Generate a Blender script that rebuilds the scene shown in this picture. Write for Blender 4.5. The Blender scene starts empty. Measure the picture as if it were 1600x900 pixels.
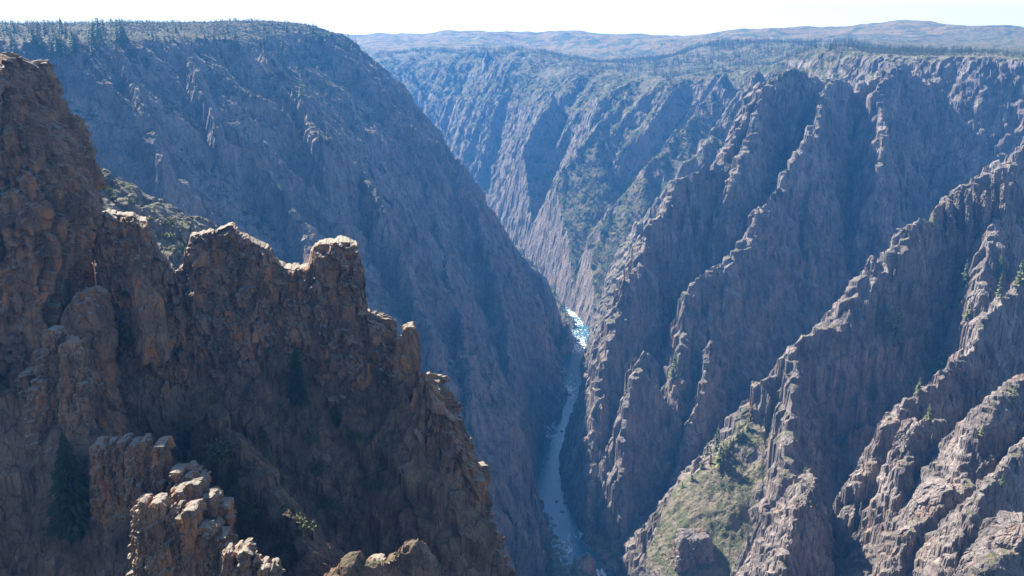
import bpy, math, random, time
import numpy as np
from mathutils import Vector, Matrix

T0 = time.time()
SC = bpy.context.scene
COL = SC.collection
R = math.radians
random.seed(7)

# ------------------------------------------------------------------ camera
F_PX = 1386.0            # focal length in pixels of a 1600 px wide frame
PITCH = R(16.3)
cam = bpy.data.cameras.new("camera")
cam.sensor_width = 36.0
cam.lens = 36.0 * F_PX / 1600.0
cam.clip_start = 0.5
cam.clip_end = 60000.0
camo = bpy.data.objects.new("camera", cam)
camo.location = (0, 0, 0)
camo.rotation_euler = (math.pi / 2 - PITCH, 0, 0)
COL.objects.link(camo)
SC.camera = camo

# ------------------------------------------------------------------ light
SUN_AZ, SUN_EL = -50.0, 45.0      # degrees from +Y towards +X (negative: left), elevation
world = bpy.data.worlds.new("World")
SC.world = world
world.use_nodes = True
wn = world.node_tree
wn.nodes.clear()
sky = wn.nodes.new("ShaderNodeTexSky")
sky.sky_type = 'NISHITA'
sky.sun_disc = False
sky.sun_elevation = R(SUN_EL)
sky.sun_rotation = R(SUN_AZ)
sky.altitude = 1800
sky.air_density = 1.0
sky.dust_density = 1.2
sky.ozone_density = 1.0
bg = wn.nodes.new("ShaderNodeBackground")
bg.inputs[1].default_value = 0.072
wo = wn.nodes.new("ShaderNodeOutputWorld")
wn.links.new(sky.outputs[0], bg.inputs[0])
wn.links.new(bg.outputs[0], wo.inputs[0])

sun = bpy.data.lights.new("sun", 'SUN')
sun.energy = 5.0
sun.angle = R(0.55)
sun.color = (1.0, 0.92, 0.80)
suno = bpy.data.objects.new("sun", sun)
sdir = Vector((math.sin(R(SUN_AZ)) * math.cos(R(SUN_EL)), math.cos(R(SUN_AZ)) * math.cos(R(SUN_EL)), math.sin(R(SUN_EL))))
suno.rotation_euler = (-sdir).to_track_quat('-Z', 'Y').to_euler()
suno.location = (-300, 300, 400)
COL.objects.link(suno)

SC.view_settings.view_transform = 'Standard'
SC.view_settings.look = 'None'
SC.view_settings.exposure = 1.8
SC.view_settings.gamma = 1.0
SC.view_settings.use_curve_mapping = False
SC.cycles.use_denoising = True
SC.cycles.max_bounces = 4
SC.cycles.diffuse_bounces = 2
SC.cycles.volume_bounces = 0

# ------------------------------------------------------------------ noise
def _h(ix, iy, iz, seed):
    n = (ix.astype(np.int64) * 374761393 + iy.astype(np.int64) * 668265263 + iz * 1274126177 + seed * 974634533) & 0xFFFFFFFF
    n = ((n ^ (n >> 13)) * 1274126177) & 0xFFFFFFFF
    n = ((n ^ (n >> 16)) * 2246822519) & 0xFFFFFFFF
    return (n ^ (n >> 15)) & 0xFFFFFF

def rnd(ix, iy, iz, seed):
    return _h(ix, iy, iz, seed).astype(np.float32) * (1.0 / 16777216.0)

_ga = np.linspace(0, 2 * np.pi, 257)[:256]
_gx = np.cos(_ga).astype(np.float32)
_gy = np.sin(_ga).astype(np.float32)

def perlin2(x, y, seed=0):
    x0 = np.floor(x); y0 = np.floor(y)
    fx = (x - x0).astype(np.float32); fy = (y - y0).astype(np.float32)
    ix = x0.astype(np.int64); iy = y0.astype(np.int64)
    u = fx * fx * fx * (fx * (fx * 6 - 15) + 10); v = fy * fy * fy * (fy * (fy * 6 - 15) + 10)
    def g(a, b, px, py):
        k = _h(a, b, 0, seed) & 255
        return _gx[k] * px + _gy[k] * py
    n00 = g(ix, iy, fx, fy); n10 = g(ix + 1, iy, fx - 1, fy)
    n01 = g(ix, iy + 1, fx, fy - 1); n11 = g(ix + 1, iy + 1, fx - 1, fy - 1)
    a = n00 + u * (n10 - n00); b = n01 + u * (n11 - n01)
    return (a + v * (b - a)) * 1.5

def fbm2(x, y, seed=0, octv=4, gain=0.5):
    s = 0; a = 1.0; f = 1.0; t = 0
    for o in range(octv):
        s = s + a * perlin2(x * f, y * f, seed + o * 17); t += a
        a *= gain; f *= 2.03
    return s / t * 1.6

def ridged2(x, y, seed=0, octv=4):
    s = 0; a = 1.0; f = 1.0; t = 0
    for o in range(octv):
        s = s + a * (1 - np.abs(perlin2(x * f, y * f, seed + o * 29)) * 1.6); t += a
        a *= 0.5; f *= 2.1
    return s / t

def vnoise3(x, y, z, seed=0):
    x0 = np.floor(x); y0 = np.floor(y); z0 = np.floor(z)
    fx = (x - x0).astype(np.float32); fy = (y - y0).astype(np.float32); fz = (z - z0).astype(np.float32)
    ix = x0.astype(np.int64); iy = y0.astype(np.int64); iz = z0.astype(np.int64)
    u = fx * fx * (3 - 2 * fx); v = fy * fy * (3 - 2 * fy); w = fz * fz * (3 - 2 * fz)
    def r(a, b, c): return rnd(ix + a, iy + b, iz + c, seed)
    x00 = r(0, 0, 0) * (1 - u) + r(1, 0, 0) * u; x10 = r(0, 1, 0) * (1 - u) + r(1, 1, 0) * u
    x01 = r(0, 0, 1) * (1 - u) + r(1, 0, 1) * u; x11 = r(0, 1, 1) * (1 - u) + r(1, 1, 1) * u
    y0_ = x00 * (1 - v) + x10 * v; y1_ = x01 * (1 - v) + x11 * v
    return (y0_ * (1 - w) + y1_ * w) * 2 - 1

def fbm3(x, y, z, seed=0, octv=4, gain=0.5):
    s = 0; a = 1.0; f = 1.0; t = 0
    for o in range(octv):
        s = s + a * vnoise3(x * f + o * 13.7, y * f + o * 7.1, z * f + o * 3.3, seed + o * 31); t += a
        a *= gain; f *= 2.07
    return s / t * 1.5

def worley2(x, y, seed=0):
    """nearest and second distance, nearest cell point, random per cell"""
    ix = np.floor(x).astype(np.int64); iy = np.floor(y).astype(np.int64)
    d1 = np.full(x.shape, 1e9, np.float32); d2 = d1.copy()
    cx = np.zeros(x.shape, np.float32); cy = cx.copy(); cr = cx.copy()
    for a in (-1, 0, 1):
        for b in (-1, 0, 1):
            jx = ix + a; jy = iy + b
            px = jx + 0.1 + 0.8 * rnd(jx, jy, 1, seed); py = jy + 0.1 + 0.8 * rnd(jx, jy, 2, seed)
            d = ((px - x) ** 2 + (py - y) ** 2).astype(np.float32)
            m = d < d1
            d2 = np.where(m, d1, np.minimum(d2, d))
            cx = np.where(m, px, cx); cy = np.where(m, py, cy); cr = np.where(m, rnd(jx, jy, 3, seed), cr)
            d1 = np.where(m, d, d1)
    return np.sqrt(d1), np.sqrt(d2), cx, cy, cr

def worley3(x, y, z, seed=0, tilt=False):
    ix = np.floor(x).astype(np.int64); iy = np.floor(y).astype(np.int64); iz = np.floor(z).astype(np.int64)
    d1 = np.full(x.shape, 1e9, np.float32); d2 = d1.copy(); cr = np.zeros(x.shape, np.float32); tl = cr.copy()
    for a in (-1, 0, 1):
        for b in (-1, 0, 1):
            for c in (-1, 0, 1):
                jx = ix + a; jy = iy + b; jz = iz + c
                k = jz * 7919
                px = jx + 0.1 + 0.8 * rnd(jx, jy, k + 1, seed); py = jy + 0.1 + 0.8 * rnd(jx, jy, k + 2, seed)
                pz = jz + 0.1 + 0.8 * rnd(jx, jy, k + 3, seed)
                d = (np.maximum(np.maximum(np.abs(px - x), np.abs(py - y)), np.abs(pz - z))).astype(np.float32)
                m = d < d1
                d2 = np.where(m, d1, np.minimum(d2, d))
                rr = rnd(jx, jy, k + 4, seed); cr = np.where(m, rr, cr)
                if tilt: r2 = rnd(jx, jy, k + 5, seed) - 0.5; tl = np.where(m, (px - x) * (r2 * 2) + (pz - z) * (rnd(jx, jy, k + 6, seed) - 0.5) * 2 + (py - y) * (rr - 0.5) * 2, tl)
                d1 = np.where(m, d, d1)
    return (d1, d2, cr, tl) if tilt else (d1, d2, cr)

def sstep(a, b, x):
    t = np.clip((x - a) / (b - a), 0, 1)
    return t * t * (3 - 2 * t)

# ------------------------------------------------------------------ survey: sight lines to points of the place
CP, SP = math.cos(PITCH), math.sin(PITCH)
def far_d(D): return D if D < 2600 else 2600 + (D - 2600) * 0.35
def at(px, py, D):
    """point at ground distance D along the view that a survey sight (px, py) meets"""
    dx = (px - 800.0) / F_PX; dy = (450.0 - py) / F_PX
    y = CP + dy * SP; z = -SP + dy * CP
    return (dx / y * D, D, z / y * D)

# ------------------------------------------------------------------ terrain definition
FLOOR = -500.0
RIVER = np.array([(-20, -300), (0, 200), (20, 450), (58, 600), (94, 685), (90, 722), (70, 752), (58, 800), (52, 850), (46, 905), (46, 960), (56, 1030), (80, 1100),
                  (92, 1180), (88, 1250), (102, 1330), (118, 1400), (122, 1460), (108, 1530), (70, 1650), (0, 1800), (-120, 1980), (-360, 2130), (-1000, 2200), (-2600, 2500)], float)

def river_field(X, Y):
    best = np.full(X.shape, 1e9, np.float32); side = np.zeros(X.shape, np.float32); sl = np.zeros(X.shape, np.float32)
    acc = 0.0
    for (ax, ay), (bx, by) in zip(RIVER[:-1], RIVER[1:]):
        ux, uy = bx - ax, by - ay; L = math.hypot(ux, uy)
        t = np.clip(((X - ax) * ux + (Y - ay) * uy) / (L * L), 0, 1)
        dx = X - (ax + t * ux); dy = Y - (ay + t * uy)
        d = np.sqrt(dx * dx + dy * dy)
        m = d < best
        best = np.where(m, d, best)
        side = np.where(m, np.sign(ux * dy - uy * dx), side)      # + : left bank looking up the canyon
        sl = np.where(m, acc + t * L, sl)
        acc += L
    return best, side, sl

# plateau control points (sight px, sight py, distance)
_pc = [(590, 86, 2400), (680, 80, 2350), (760, 76, 2300), (830, 103, 2100), (870, 108, 2000), (1000, 122, 1900), (1130, 108, 1750), (1190, 66, 1560), (1300, 70, 1530), (1370, 88, 1480),
       (1460, 84, 1480), (1540, 82, 1450), (1640, 95, 1400), (1800, 95, 1300), (1640, 62, 2000), (1400, 64, 2100), (1190, 62, 2300), (1060, 92, 2600), (1000, 84, 2900), (930, 92, 2600), (870, 84, 2900), (800, 72, 3100),
       (700, 64, 3300), (600, 66, 3300), (1400, 34, 3900), (1300, 38, 3900), (1240, 43, 3900), (1550, 41, 3900), (1650, 50, 3900), (1800, 60, 3900), (1180, 48, 4100), (1100, 54, 4200), (1040, 58, 4300), (950, 52, 4600),
       (860, 48, 4900), (760, 51, 5000), (700, 50, 5000), (620, 53, 5000), (560, 55, 5000), (400, 58, 5000), (200, 60, 5000), (0, 60, 5000), (300, 70, 3300), (-200, 70, 3300),
       (1400, 44, 6500), (1100, 62, 6500), (800, 60, 6500), (500, 62, 6500), (1900, 60, 6500)]
PCP = np.array([at(p[0], p[1], far_d(p[2])) for p in _pc] + [(560, 900, -70), (520, 600, -55), (520, 300, -40), (420, 0, -30)], float)
def plateau_far(X, Y):
    num = np.zeros(X.shape, np.float32); den = num.copy()
    for px, py, pz in PCP:
        s = 1.0 / (80.0 + 0.02 * py)
        d2 = ((X - px) ** 2 + (Y - py) ** 2) * (s * s)
        w = 1.0 / (0.3 + d2) ** 2
        num = num + w * pz; den = den + w
    return num / den

_lp = [(0, 38, 900), (200, 37, 1000), (300, 37, 1050), (400, 33, 1150), (470, 34, 1210), (540, 50, 1230), (0, 62, 640), (140, 66, 720), (300, 60, 850), (420, 60, 1000), (500, 52, 1130), (-300, 60, 500), (-700, 60, 350), (200, 42, 1900), (480, 48, 1600)]
LPP = np.array([at(*p) for p in _lp], float)
def plateau_near(X, Y):
    num = np.zeros(X.shape, np.float32); den = num.copy()
    for px, py, pz in LPP:
        d2 = ((X - px) ** 2 + (Y - py) ** 2) / (70.0 ** 2)
        w = 1.0 / (0.3 + d2) ** 2
        num = num + w * pz; den = den + w
    return num / den

# profile of rise above the river with distance from it
RIM_Y = [300, 650, 850, 1000, 1230, 1290, 1380, 1500]
RIM_OFF = [150, 135, 34, 14, -4, 14, 110, 220]
LEFT_D = [-400, 14, 24, 60, 105, 150, 210, 262, 291, 328, 370, 430, 700]
LEFT_H = [0, 0, 14, 125, 200, 275, 362, 430, 455, 492, 505, 522, 900]
RIGHT_D = [0, 14, 30, 120, 300, 520, 700, 1000]
RIGHT_H = [0, 0, 8, 40, 105, 210, 320, 640]
FAR_D = [0, 14, 40, 150, 300, 420, 700]
FAR_H = [0, 0, 18, 130, 290, 445, 800]
BACK_D = [0, 14, 40, 120, 200, 330, 700]
BACK_H = [0, 0, 30, 190, 330, 460, 800]

def ridge(nodes, near=2.4, far=1.7, jag=6.0, seed=1, cap=2.0):
    return dict(P=[at(*n) for n in nodes], near=near, far=far, jag=jag, seed=seed, cap=cap)

RIDGES = {
 'a': ridge([(914, 858, 775), (922, 700, 850), (924, 640, 880), (945, 560, 915), (975, 442, 960), (1003, 368, 1000), (1060, 290, 1045), (1132, 250, 1085), (1152, 205, 1120), (1190, 128, 1160), (1240, 112, 1185),
             (1290, 120, 1200), (1335, 142, 1220), (1400, 100, 1250), (1450, 130, 1290), (1530, 150, 1350), (1620, 125, 1420)], 4.2, 2.4, 9, 1),
 'a2': ridge([(1262, 205, 1108), (1225, 270, 1058), (1190, 330, 1012), (1150, 392, 978), (1110, 425, 952), (1070, 462, 926), (1052, 590, 880)], 4.5, 3, 7, 2),
 'a3': ridge([(1300, 122, 1196), (1282, 170, 1146), (1268, 235, 1096), (1262, 330, 1046)], 4, 3.2, 6, 3),
 'a4': ridge([(1400, 102, 1246), (1366, 145, 1188), (1380, 190, 1146), (1372, 280, 1096)], 4, 3.2, 6, 4),
 'a5': ridge([(1190, 130, 1156), (1175, 200, 1104), (1140, 290, 1050)], 4, 3.2, 6, 5),
 'a6': ridge([(1112, 538, 890), (1085, 640, 850), (1060, 720, 830)], 4, 3, 6, 6),
 'a7': ridge([(1000, 550, 870), (975, 640, 830), (965, 740, 800)], 4, 3, 6, 7),
 'b0': ridge([(945, 852, 700), (1000, 806, 690), (1060, 765, 692), (1130, 700, 700), (1180, 655, 708)], 0.80, 1.8, 2.2, 12),
 'b': ridge([(1180, 650, 708), (1196, 595, 712), (1250, 538, 718), (1300, 512, 728), (1332, 455, 738), (1366, 405, 748), (1388, 400, 752), (1420, 358, 762),
             (1448, 352, 772), (1490, 302, 792), (1530, 282, 805), (1570, 250, 818), (1640, 205, 850)], 3.6, 1.8, 8, 8),
 'b2': ridge([(1250, 545, 718), (1245, 620, 680), (1232, 720, 640), (1190, 800, 590)], 3.8, 2.8, 7, 9),
 'b4': ridge([(1575, 285, 780), (1548, 380, 740), (1530, 440, 712)], 4, 3, 7, 11),
 'c': ridge([(1322, 838, 500), (1335, 758, 512), (1366, 738, 518), (1386, 680, 528), (1425, 628, 545), (1455, 600, 560), (1500, 555, 590), (1545, 500, 620), (1600, 442, 655), (1680, 400, 690)], 4.4, 2.6, 6, 13),
 'c2': ridge([(1390, 800, 478), (1404, 735, 488), (1440, 665, 505), (1470, 655, 515)], 4, 3, 5, 14),
 'd': ridge([(1215, 885, 455), (1240, 812, 476), (1272, 764, 492), (1262, 740, 560)], 3.4, 2.4, 5, 15),
 'f': ridge([(1395, 895, 402), (1422, 832, 414), (1458, 795, 426), (1490, 770, 438), (1510, 735, 470)], 3.4, 2.6, 4, 16),
 'g': ridge([(1520, 800, 395), (1545, 755, 410), (1575, 720, 430), (1640, 660, 470)], 3.0, 2.0, 4, 17),
 'h': ridge([(1535, 655, 470), (1560, 618, 482), (1605, 588, 500), (1690, 540, 530)], 2.3, 1.7, 4, 18),
 'i': ridge([(1515, 905, 310), (1552, 868, 322), (1605, 832, 336), (1690, 780, 350)], 3, 2, 3, 19),
 # far wall
 'fa': ridge([(1130, 112, 1750), (1080, 190, 1700), (1010, 260, 1650), (950, 330, 1610)], 2.2, 1.2, 8, 20),
 'fb': ridge([(1186, 112, 1560), (1160, 150, 1500), (1120, 200, 1450), (1060, 270, 1400), (1000, 345, 1390)], 2.6, 1.5, 9, 21),
 'fc': ridge([(1000, 125, 1900), (930, 200, 1830), (880, 260, 1790)], 2.2, 1.2, 8, 22),
 'fd': ridge([(866, 150, 1990), (850, 175, 1960), (815, 235, 1900), (800, 290, 1870)], 2.2, 1.6, 5, 23),
 'fe': ridge([(762, 78, 2300), (750, 130, 2240), (770, 200, 2150), (790, 260, 2080)], 2.6, 1.8, 9, 24),
 'ff': ridge([(642, 112, 2360), (660, 150, 2280), (700, 210, 2180), (720, 260, 2120)], 2.8, 1.8, 9, 25),
 'fg': ridge([(1320, 75, 1520), (1300, 110, 1440), (1330, 140, 1380)], 3, 2.2, 6, 26),
 'fh': ridge([(1560, 90, 1440), (1500, 130, 1400), (1480, 170, 1370)], 3, 2.2, 6, 27),
}

# ribs standing out of the shaded wall: sight points followed down the wall, resolved against its face
LEFT_RIBS = [
 ([(415, 80), (455, 130), (505, 215), (560, 250), (600, 320), (640, 420), (670, 520)], 52, 6),
 ([(300, 90), (345, 205), (400, 235), (440, 300), (475, 360), (500, 470)], 34, 5),
 ([(560, 100), (610, 180), (660, 260), (690, 380), (715, 500), (735, 620)], 14, 5),
 ([(680, 215), (715, 250), (745, 330), (775, 440), (805, 560), (832, 640)], 49, 7),
 ([(180, 80), (215, 160), (260, 260), (330, 330)], 31, 6),
 ([(620, 400), (680, 560), (720, 700), (745, 780)], 29, 5),
]
def pnoise1(t, seed):
    return perlin2(t, np.full_like(t, 0.37 + seed * 3.1), seed)

def height(X, Y, blocky=1.0, full=True, ribs=True, sc=1.0):
    X = X.astype(np.float32); Y = Y.astype(np.float32)
    w1 = fbm2(X / 95, Y / 95, 11, 3); w2 = fbm2(X / 95, Y / 95, 12, 3)
    w3 = fbm2(X / (20 * sc), Y / (20 * sc), 13, 3); w4 = fbm2(X / (20 * sc), Y / (20 * sc), 14, 3)
    wx = X + 5 * w1 + 2.2 * w3; wy = Y + 5 * w2 + 2.2 * w4
    ca, cb = 24 * sc, 7.5 * sc
    _, _, cx, cy, cr = worley2(wx / ca, wy / ca, 5)
    _, _, cx2, cy2, cr2 = worley2(wx / cb, wy / cb, 6)
    q2 = np.where(X > 30, 0.58, 0.25) * blocky * np.interp(Y, [1150, 1500], [1.0, 0.15])
    wx = wx + (cx2 * cb - wx) * q2; wy = wy + (cy2 * cb - wy) * q2
    jit = ((cr - 0.5) * 9 * blocky + (cr2 - 0.5) * 7.5 * blocky) * sc ** 0.7       # plan offset of each joint block
    blk = np.interp(Y, [1150, 1500], [1.0, 0.45])
    jit = jit * blk
    dR, side, sl = river_field(wx, wy)
    far_ = sstep(20, 120, dR)
    but = ridged2(sl / 130, dR / 900, 31, 3) - 0.55
    flu = pnoise1(sl / 38, 91) * 7 + pnoise1(sl / 13, 92) * 3.2 + pnoise1(sl / 5, 93) * 1.4
    dl = dR - np.interp(wy, RIM_Y, RIM_OFF) * np.maximum(np.minimum(dR / 320, 1), np.interp(wy, [700, 830], [0.4, 0.06])) + (52 * but + 1.25 * flu) * sstep(14, 60, dR) + (cr - 0.5) * 9 + (cr2 - 0.5) * 4
    hl = np.interp(dl, LEFT_D, LEFT_H)
    hr = np.interp(dR + 14 * but * far_ + jit, RIGHT_D, RIGHT_H)
    hf = np.interp(dR + (48 * but + 0.25 * flu) * far_ + jit, FAR_D, FAR_H)
    hb = np.interp(dR + (46 * but + 0.3 * flu) * far_ + jit, BACK_D, BACK_H)
    kf = sstep(1150, 1420, wy)
    kb = sstep(1850, 2050, sl - 100)
    hfar = hf * (1 - kb) + hb * kb
    hright = hr * (1 - kf) + hfar * kf
    base = FLOOR + np.where(side > 0, hl, hright)
    pl = np.where(side > 0, plateau_near(wx, wy), plateau_far(X, Y))
    bump = (fbm2(X / 300, Y / 300, 41, 4) * 12 - 22 * np.abs(fbm2(X / 420 + 0.3 * Y / 420, Y / 520, 42, 3))) * sstep(1500, 2600, np.hypot(X, Y)) + fbm2(X / 40, Y / 40, 43, 3) * 1.5
    pl = pl + bump
    ks = np.interp(Y, [600, 1300, 1500, 1900], [14, 16, 34, 70])      # how gradually the rim rounds over
    hh = np.clip(0.5 + 0.5 * (pl - base) / ks, 0, 1)
    Z = pl + (base - pl) * hh - ks * hh * (1 - hh) * 0.6
    for name, r in (RIDGES.items() if ribs else ()):
        P = r['P']; acc = 0.0
        for (ax, ay, az), (bx, by, bz) in zip(P[:-1], P[1:]):
            rng = 420.0
            m = (wx > min(ax, bx) - rng) & (wx < max(ax, bx) + rng) & (wy > min(ay, by) - rng) & (wy < max(ay, by) + rng)
            ux, uy = bx - ax, by - ay; L = math.hypot(ux, uy)
            if m.any():
                xs = wx[m]; ys = wy[m]
                if name == 'b0':       # earth slope: no joint blocks
                    xs = X[m] + 3 * w3[m]; ys = Y[m] + 3 * w4[m]
                tr = ((xs - ax) * ux + (ys - ay) * uy) / (L * L)
                t = np.clip(tr, 0, 1)
                dx = xs - (ax + t * ux); dy = ys - (ay + t * uy)
                d = np.sqrt(dx * dx + dy * dy)
                tt = acc + t * L
                ang = np.where((tr < 0) | (tr > 1), np.arctan2(dy, dx) * 14, 0)
                ta = tt + ang
                sgn = np.where(ux * dy - uy * dx < 0, 31.0, 77.0)
                ta = (ta + sgn) / sc
                flute = (pnoise1(ta / 31, r['seed'] + 7) * 7.5 + pnoise1(ta / 11, r['seed'] + 8) * 3.6 + pnoise1(ta / 4.3, r['seed'] + 9) * 1.5) * sc ** 0.7
                jw = r['jag'] / 7.0
                zc = az + t * (bz - az) + r['jag'] * (pnoise1(tt / (17 * sc), r['seed']) * 0.7 + pnoise1(tt / (6 * sc), r['seed'] + 50) * 0.35 + (jit[m] * (0.02 if name == 'b0' else 0.11) if full else 0))
                k = np.where(sgn < 50, r['near'], r['far'])
                jw = jw * np.where(k < 1.0, 0.6, 1.0)
                dd = np.maximum(d - r['cap'] + (flute + jit[m] * (0.2 if name == 'b0' else 0.95)) * sstep(0, 10, d) * jw * 0.85, 0)
                h = zc - k * dd + 0.0005 * k * np.minimum(dd, 300) ** 2
                Z[m] = np.maximum(Z[m], h)
            acc += L
    # ledges
    lt = Z + 16 * fbm2(X / 160, Y / 160, 51, 2)
    st = 34.0
    fr = lt / st - np.floor(lt / st)
    Z = Z + np.where(dR > 30, (sstep(0.25, 0.75, fr) - fr) * st * 0.16 * blocky * np.where(side > 0, 0.5, 1.0), 0)
    Z = Z + fbm2(X / (6 * sc), Y / (6 * sc), 61, 3) * sc * np.interp(Y, [1200, 1700], [0.9, 0.4])
    Z = np.minimum(Z, FLOOR - 1.0 + 4.0 * np.maximum(dR - 12.5 - 5 * w3 - 3.5 * w1, 0))
    Z = np.where(dR < 9, np.minimum(Z, FLOOR - 1.0), Z)
    return Z, dR, side, sl

def sight_hit(pts, fn, d0, d1, step):
    """ground distance at which each line of sight first meets the land"""
    D = np.arange(d0, d1, step); out = []
    U = np.array([at(px, py, 1.0) for px, py in pts])
    X = U[:, 0:1] * D; Z = U[:, 2:3] * D; Y = np.broadcast_to(D, X.shape)
    H = fn(X.ravel(), Y.ravel()).reshape(X.shape)
    hit = H >= Z
    k = np.argmax(hit, 1); ok = hit.any(1)
    f = np.clip((Z - H)[np.arange(len(k)), np.maximum(k - 1, 0)] / np.maximum((Z - H)[np.arange(len(k)), np.maximum(k - 1, 0)] - (Z - H)[np.arange(len(k)), k], 1e-3), 0, 1)
    return np.where(ok, D[np.maximum(k - 1, 0)] + f * step, np.nan)

for ri, (pts, ofs, jg) in enumerate(LEFT_RIBS):
    dd_ = sight_hit(pts, lambda X, Y: height(X, Y, 0.0, ribs=False)[0], 560, 1500, 4)
    nodes = [(p[0], p[1], d - ofs) for p, d in zip(pts, dd_) if d == d]
    if len(nodes) > 1: RIDGES['l%d' % ri] = ridge(nodes, 3.2, 3.2, jg, 60 + ri)

# ------------------------------------------------------------------ mesh helpers
def mesh_from(name, V, Q, mat=None, smooth=False, attrs=None):
    me = bpy.data.meshes.new(name)
    V = np.ascontiguousarray(V, np.float32); Q = np.ascontiguousarray(Q, np.int32)
    n, k = Q.shape
    me.vertices.add(len(V)); me.vertices.foreach_set('co', V.ravel())
    me.loops.add(n * k); me.loops.foreach_set('vertex_index', Q.ravel())
    me.polygons.add(n)
    me.polygons.foreach_set('loop_start', np.arange(0, n * k, k, dtype=np.int32))
    me.polygons.foreach_set('loop_total', np.full(n, k, np.int32))
    me.polygons.foreach_set('use_smooth', np.full(n, smooth, bool))
    if attrs:
        for an, av in attrs.items():
            a = me.attributes.new(an, 'FLOAT', 'POINT'); a.data.foreach_set('value', np.ascontiguousarray(av, np.float32))
    me.update(calc_edges=True)
    me.validate(clean_customdata=False)
    if mat: me.materials.append(mat)
    return me

def link(name, me, label=None, cat=None, kind=None, group=None, parent=None, loc=None):
    o = bpy.data.objects.new(name, me); COL.objects.link(o)
    tag(o, label, cat, kind, group)
    if parent: o.parent = parent
    if loc is not None: o.location = loc
    return o

def tag(o, label=None, cat=None, kind=None, group=None):
    if label: o['label'] = label
    if cat: o['category'] = cat
    if kind: o['kind'] = kind
    if group: o['group'] = group

def compact(V, Q, attrs):
    used = np.zeros(len(V), bool); used[Q.ravel()] = True
    idx = np.cumsum(used) - 1
    return V[used], idx[Q], {k: a[used] for k, a in attrs.items()}

# ------------------------------------------------------------------ materials
def new_mat(name):
    m = bpy.data.materials.new(name); m.use_nodes = True
    nt = m.node_tree
    b = nt.nodes['Principled BSDF']
    b.inputs['Roughness'].default_value = 0.9
    b.inputs['Specular IOR Level'].default_value = 0.25
    return m, nt, b

class NT:
    def __init__(s, nt): s.nt = nt
    def n(s, t, **kw):
        x = s.nt.nodes.new(t)
        for k, v in kw.items():
            if k == 'i':
                for a, b in v.items():
                    if isinstance(b, bpy.types.NodeSocket): s.nt.links.new(b, x.inputs[a])
                    else: x.inputs[a].default_value = b
            else: setattr(x, k, v)
        return x
    def noise(s, vec, scale, detail=4, rough=0.55, dist=0.0):
        return s.n('ShaderNodeTexNoise', i={'Vector': vec, 'Scale': scale, 'Detail': detail, 'Roughness': rough, 'Distortion': dist}).outputs[0]
    def ramp(s, fac, *stops):
        r = s.n('ShaderNodeValToRGB', i={'Fac': fac}); e = r.color_ramp.elements
        for k, (p, c) in enumerate(stops):
            if k > 1: e.new(p)
        for k, (p, c) in enumerate(stops):
            e[k].position = p; e[k].color = tuple(c) + (1,) if len(c) == 3 else c
        return r.outputs[0]
    def mix(s, fac, a, b, mode='MIX'):
        m = s.n('ShaderNodeMix', data_type='RGBA', blend_type=mode)
        for k, v in ((0, fac), (6, a), (7, b)):
            if isinstance(v, bpy.types.NodeSocket): s.nt.links.new(v, m.inputs[k])
            else: m.inputs[k].default_value = v if k == 0 else (tuple(v) + (1,) if len(v) == 3 else v)
        return m.outputs[2]
    def math(s, op, a, b=0.0, clamp=False):
        m = s.n('ShaderNodeMath', operation=op, use_clamp=clamp)
        for k, v in enumerate((a, b)):
            if isinstance(v, bpy.types.NodeSocket): s.nt.links.new(v, m.inputs[k])
            else: m.inputs[k].default_value = v
        return m.outputs[0]
    def mapping(s, vec, scale, rot=(0, 0, 0)):
        return s.n('ShaderNodeMapping', i={'Vector': vec, 'Scale': scale, 'Rotation': rot}).outputs[0]

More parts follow.
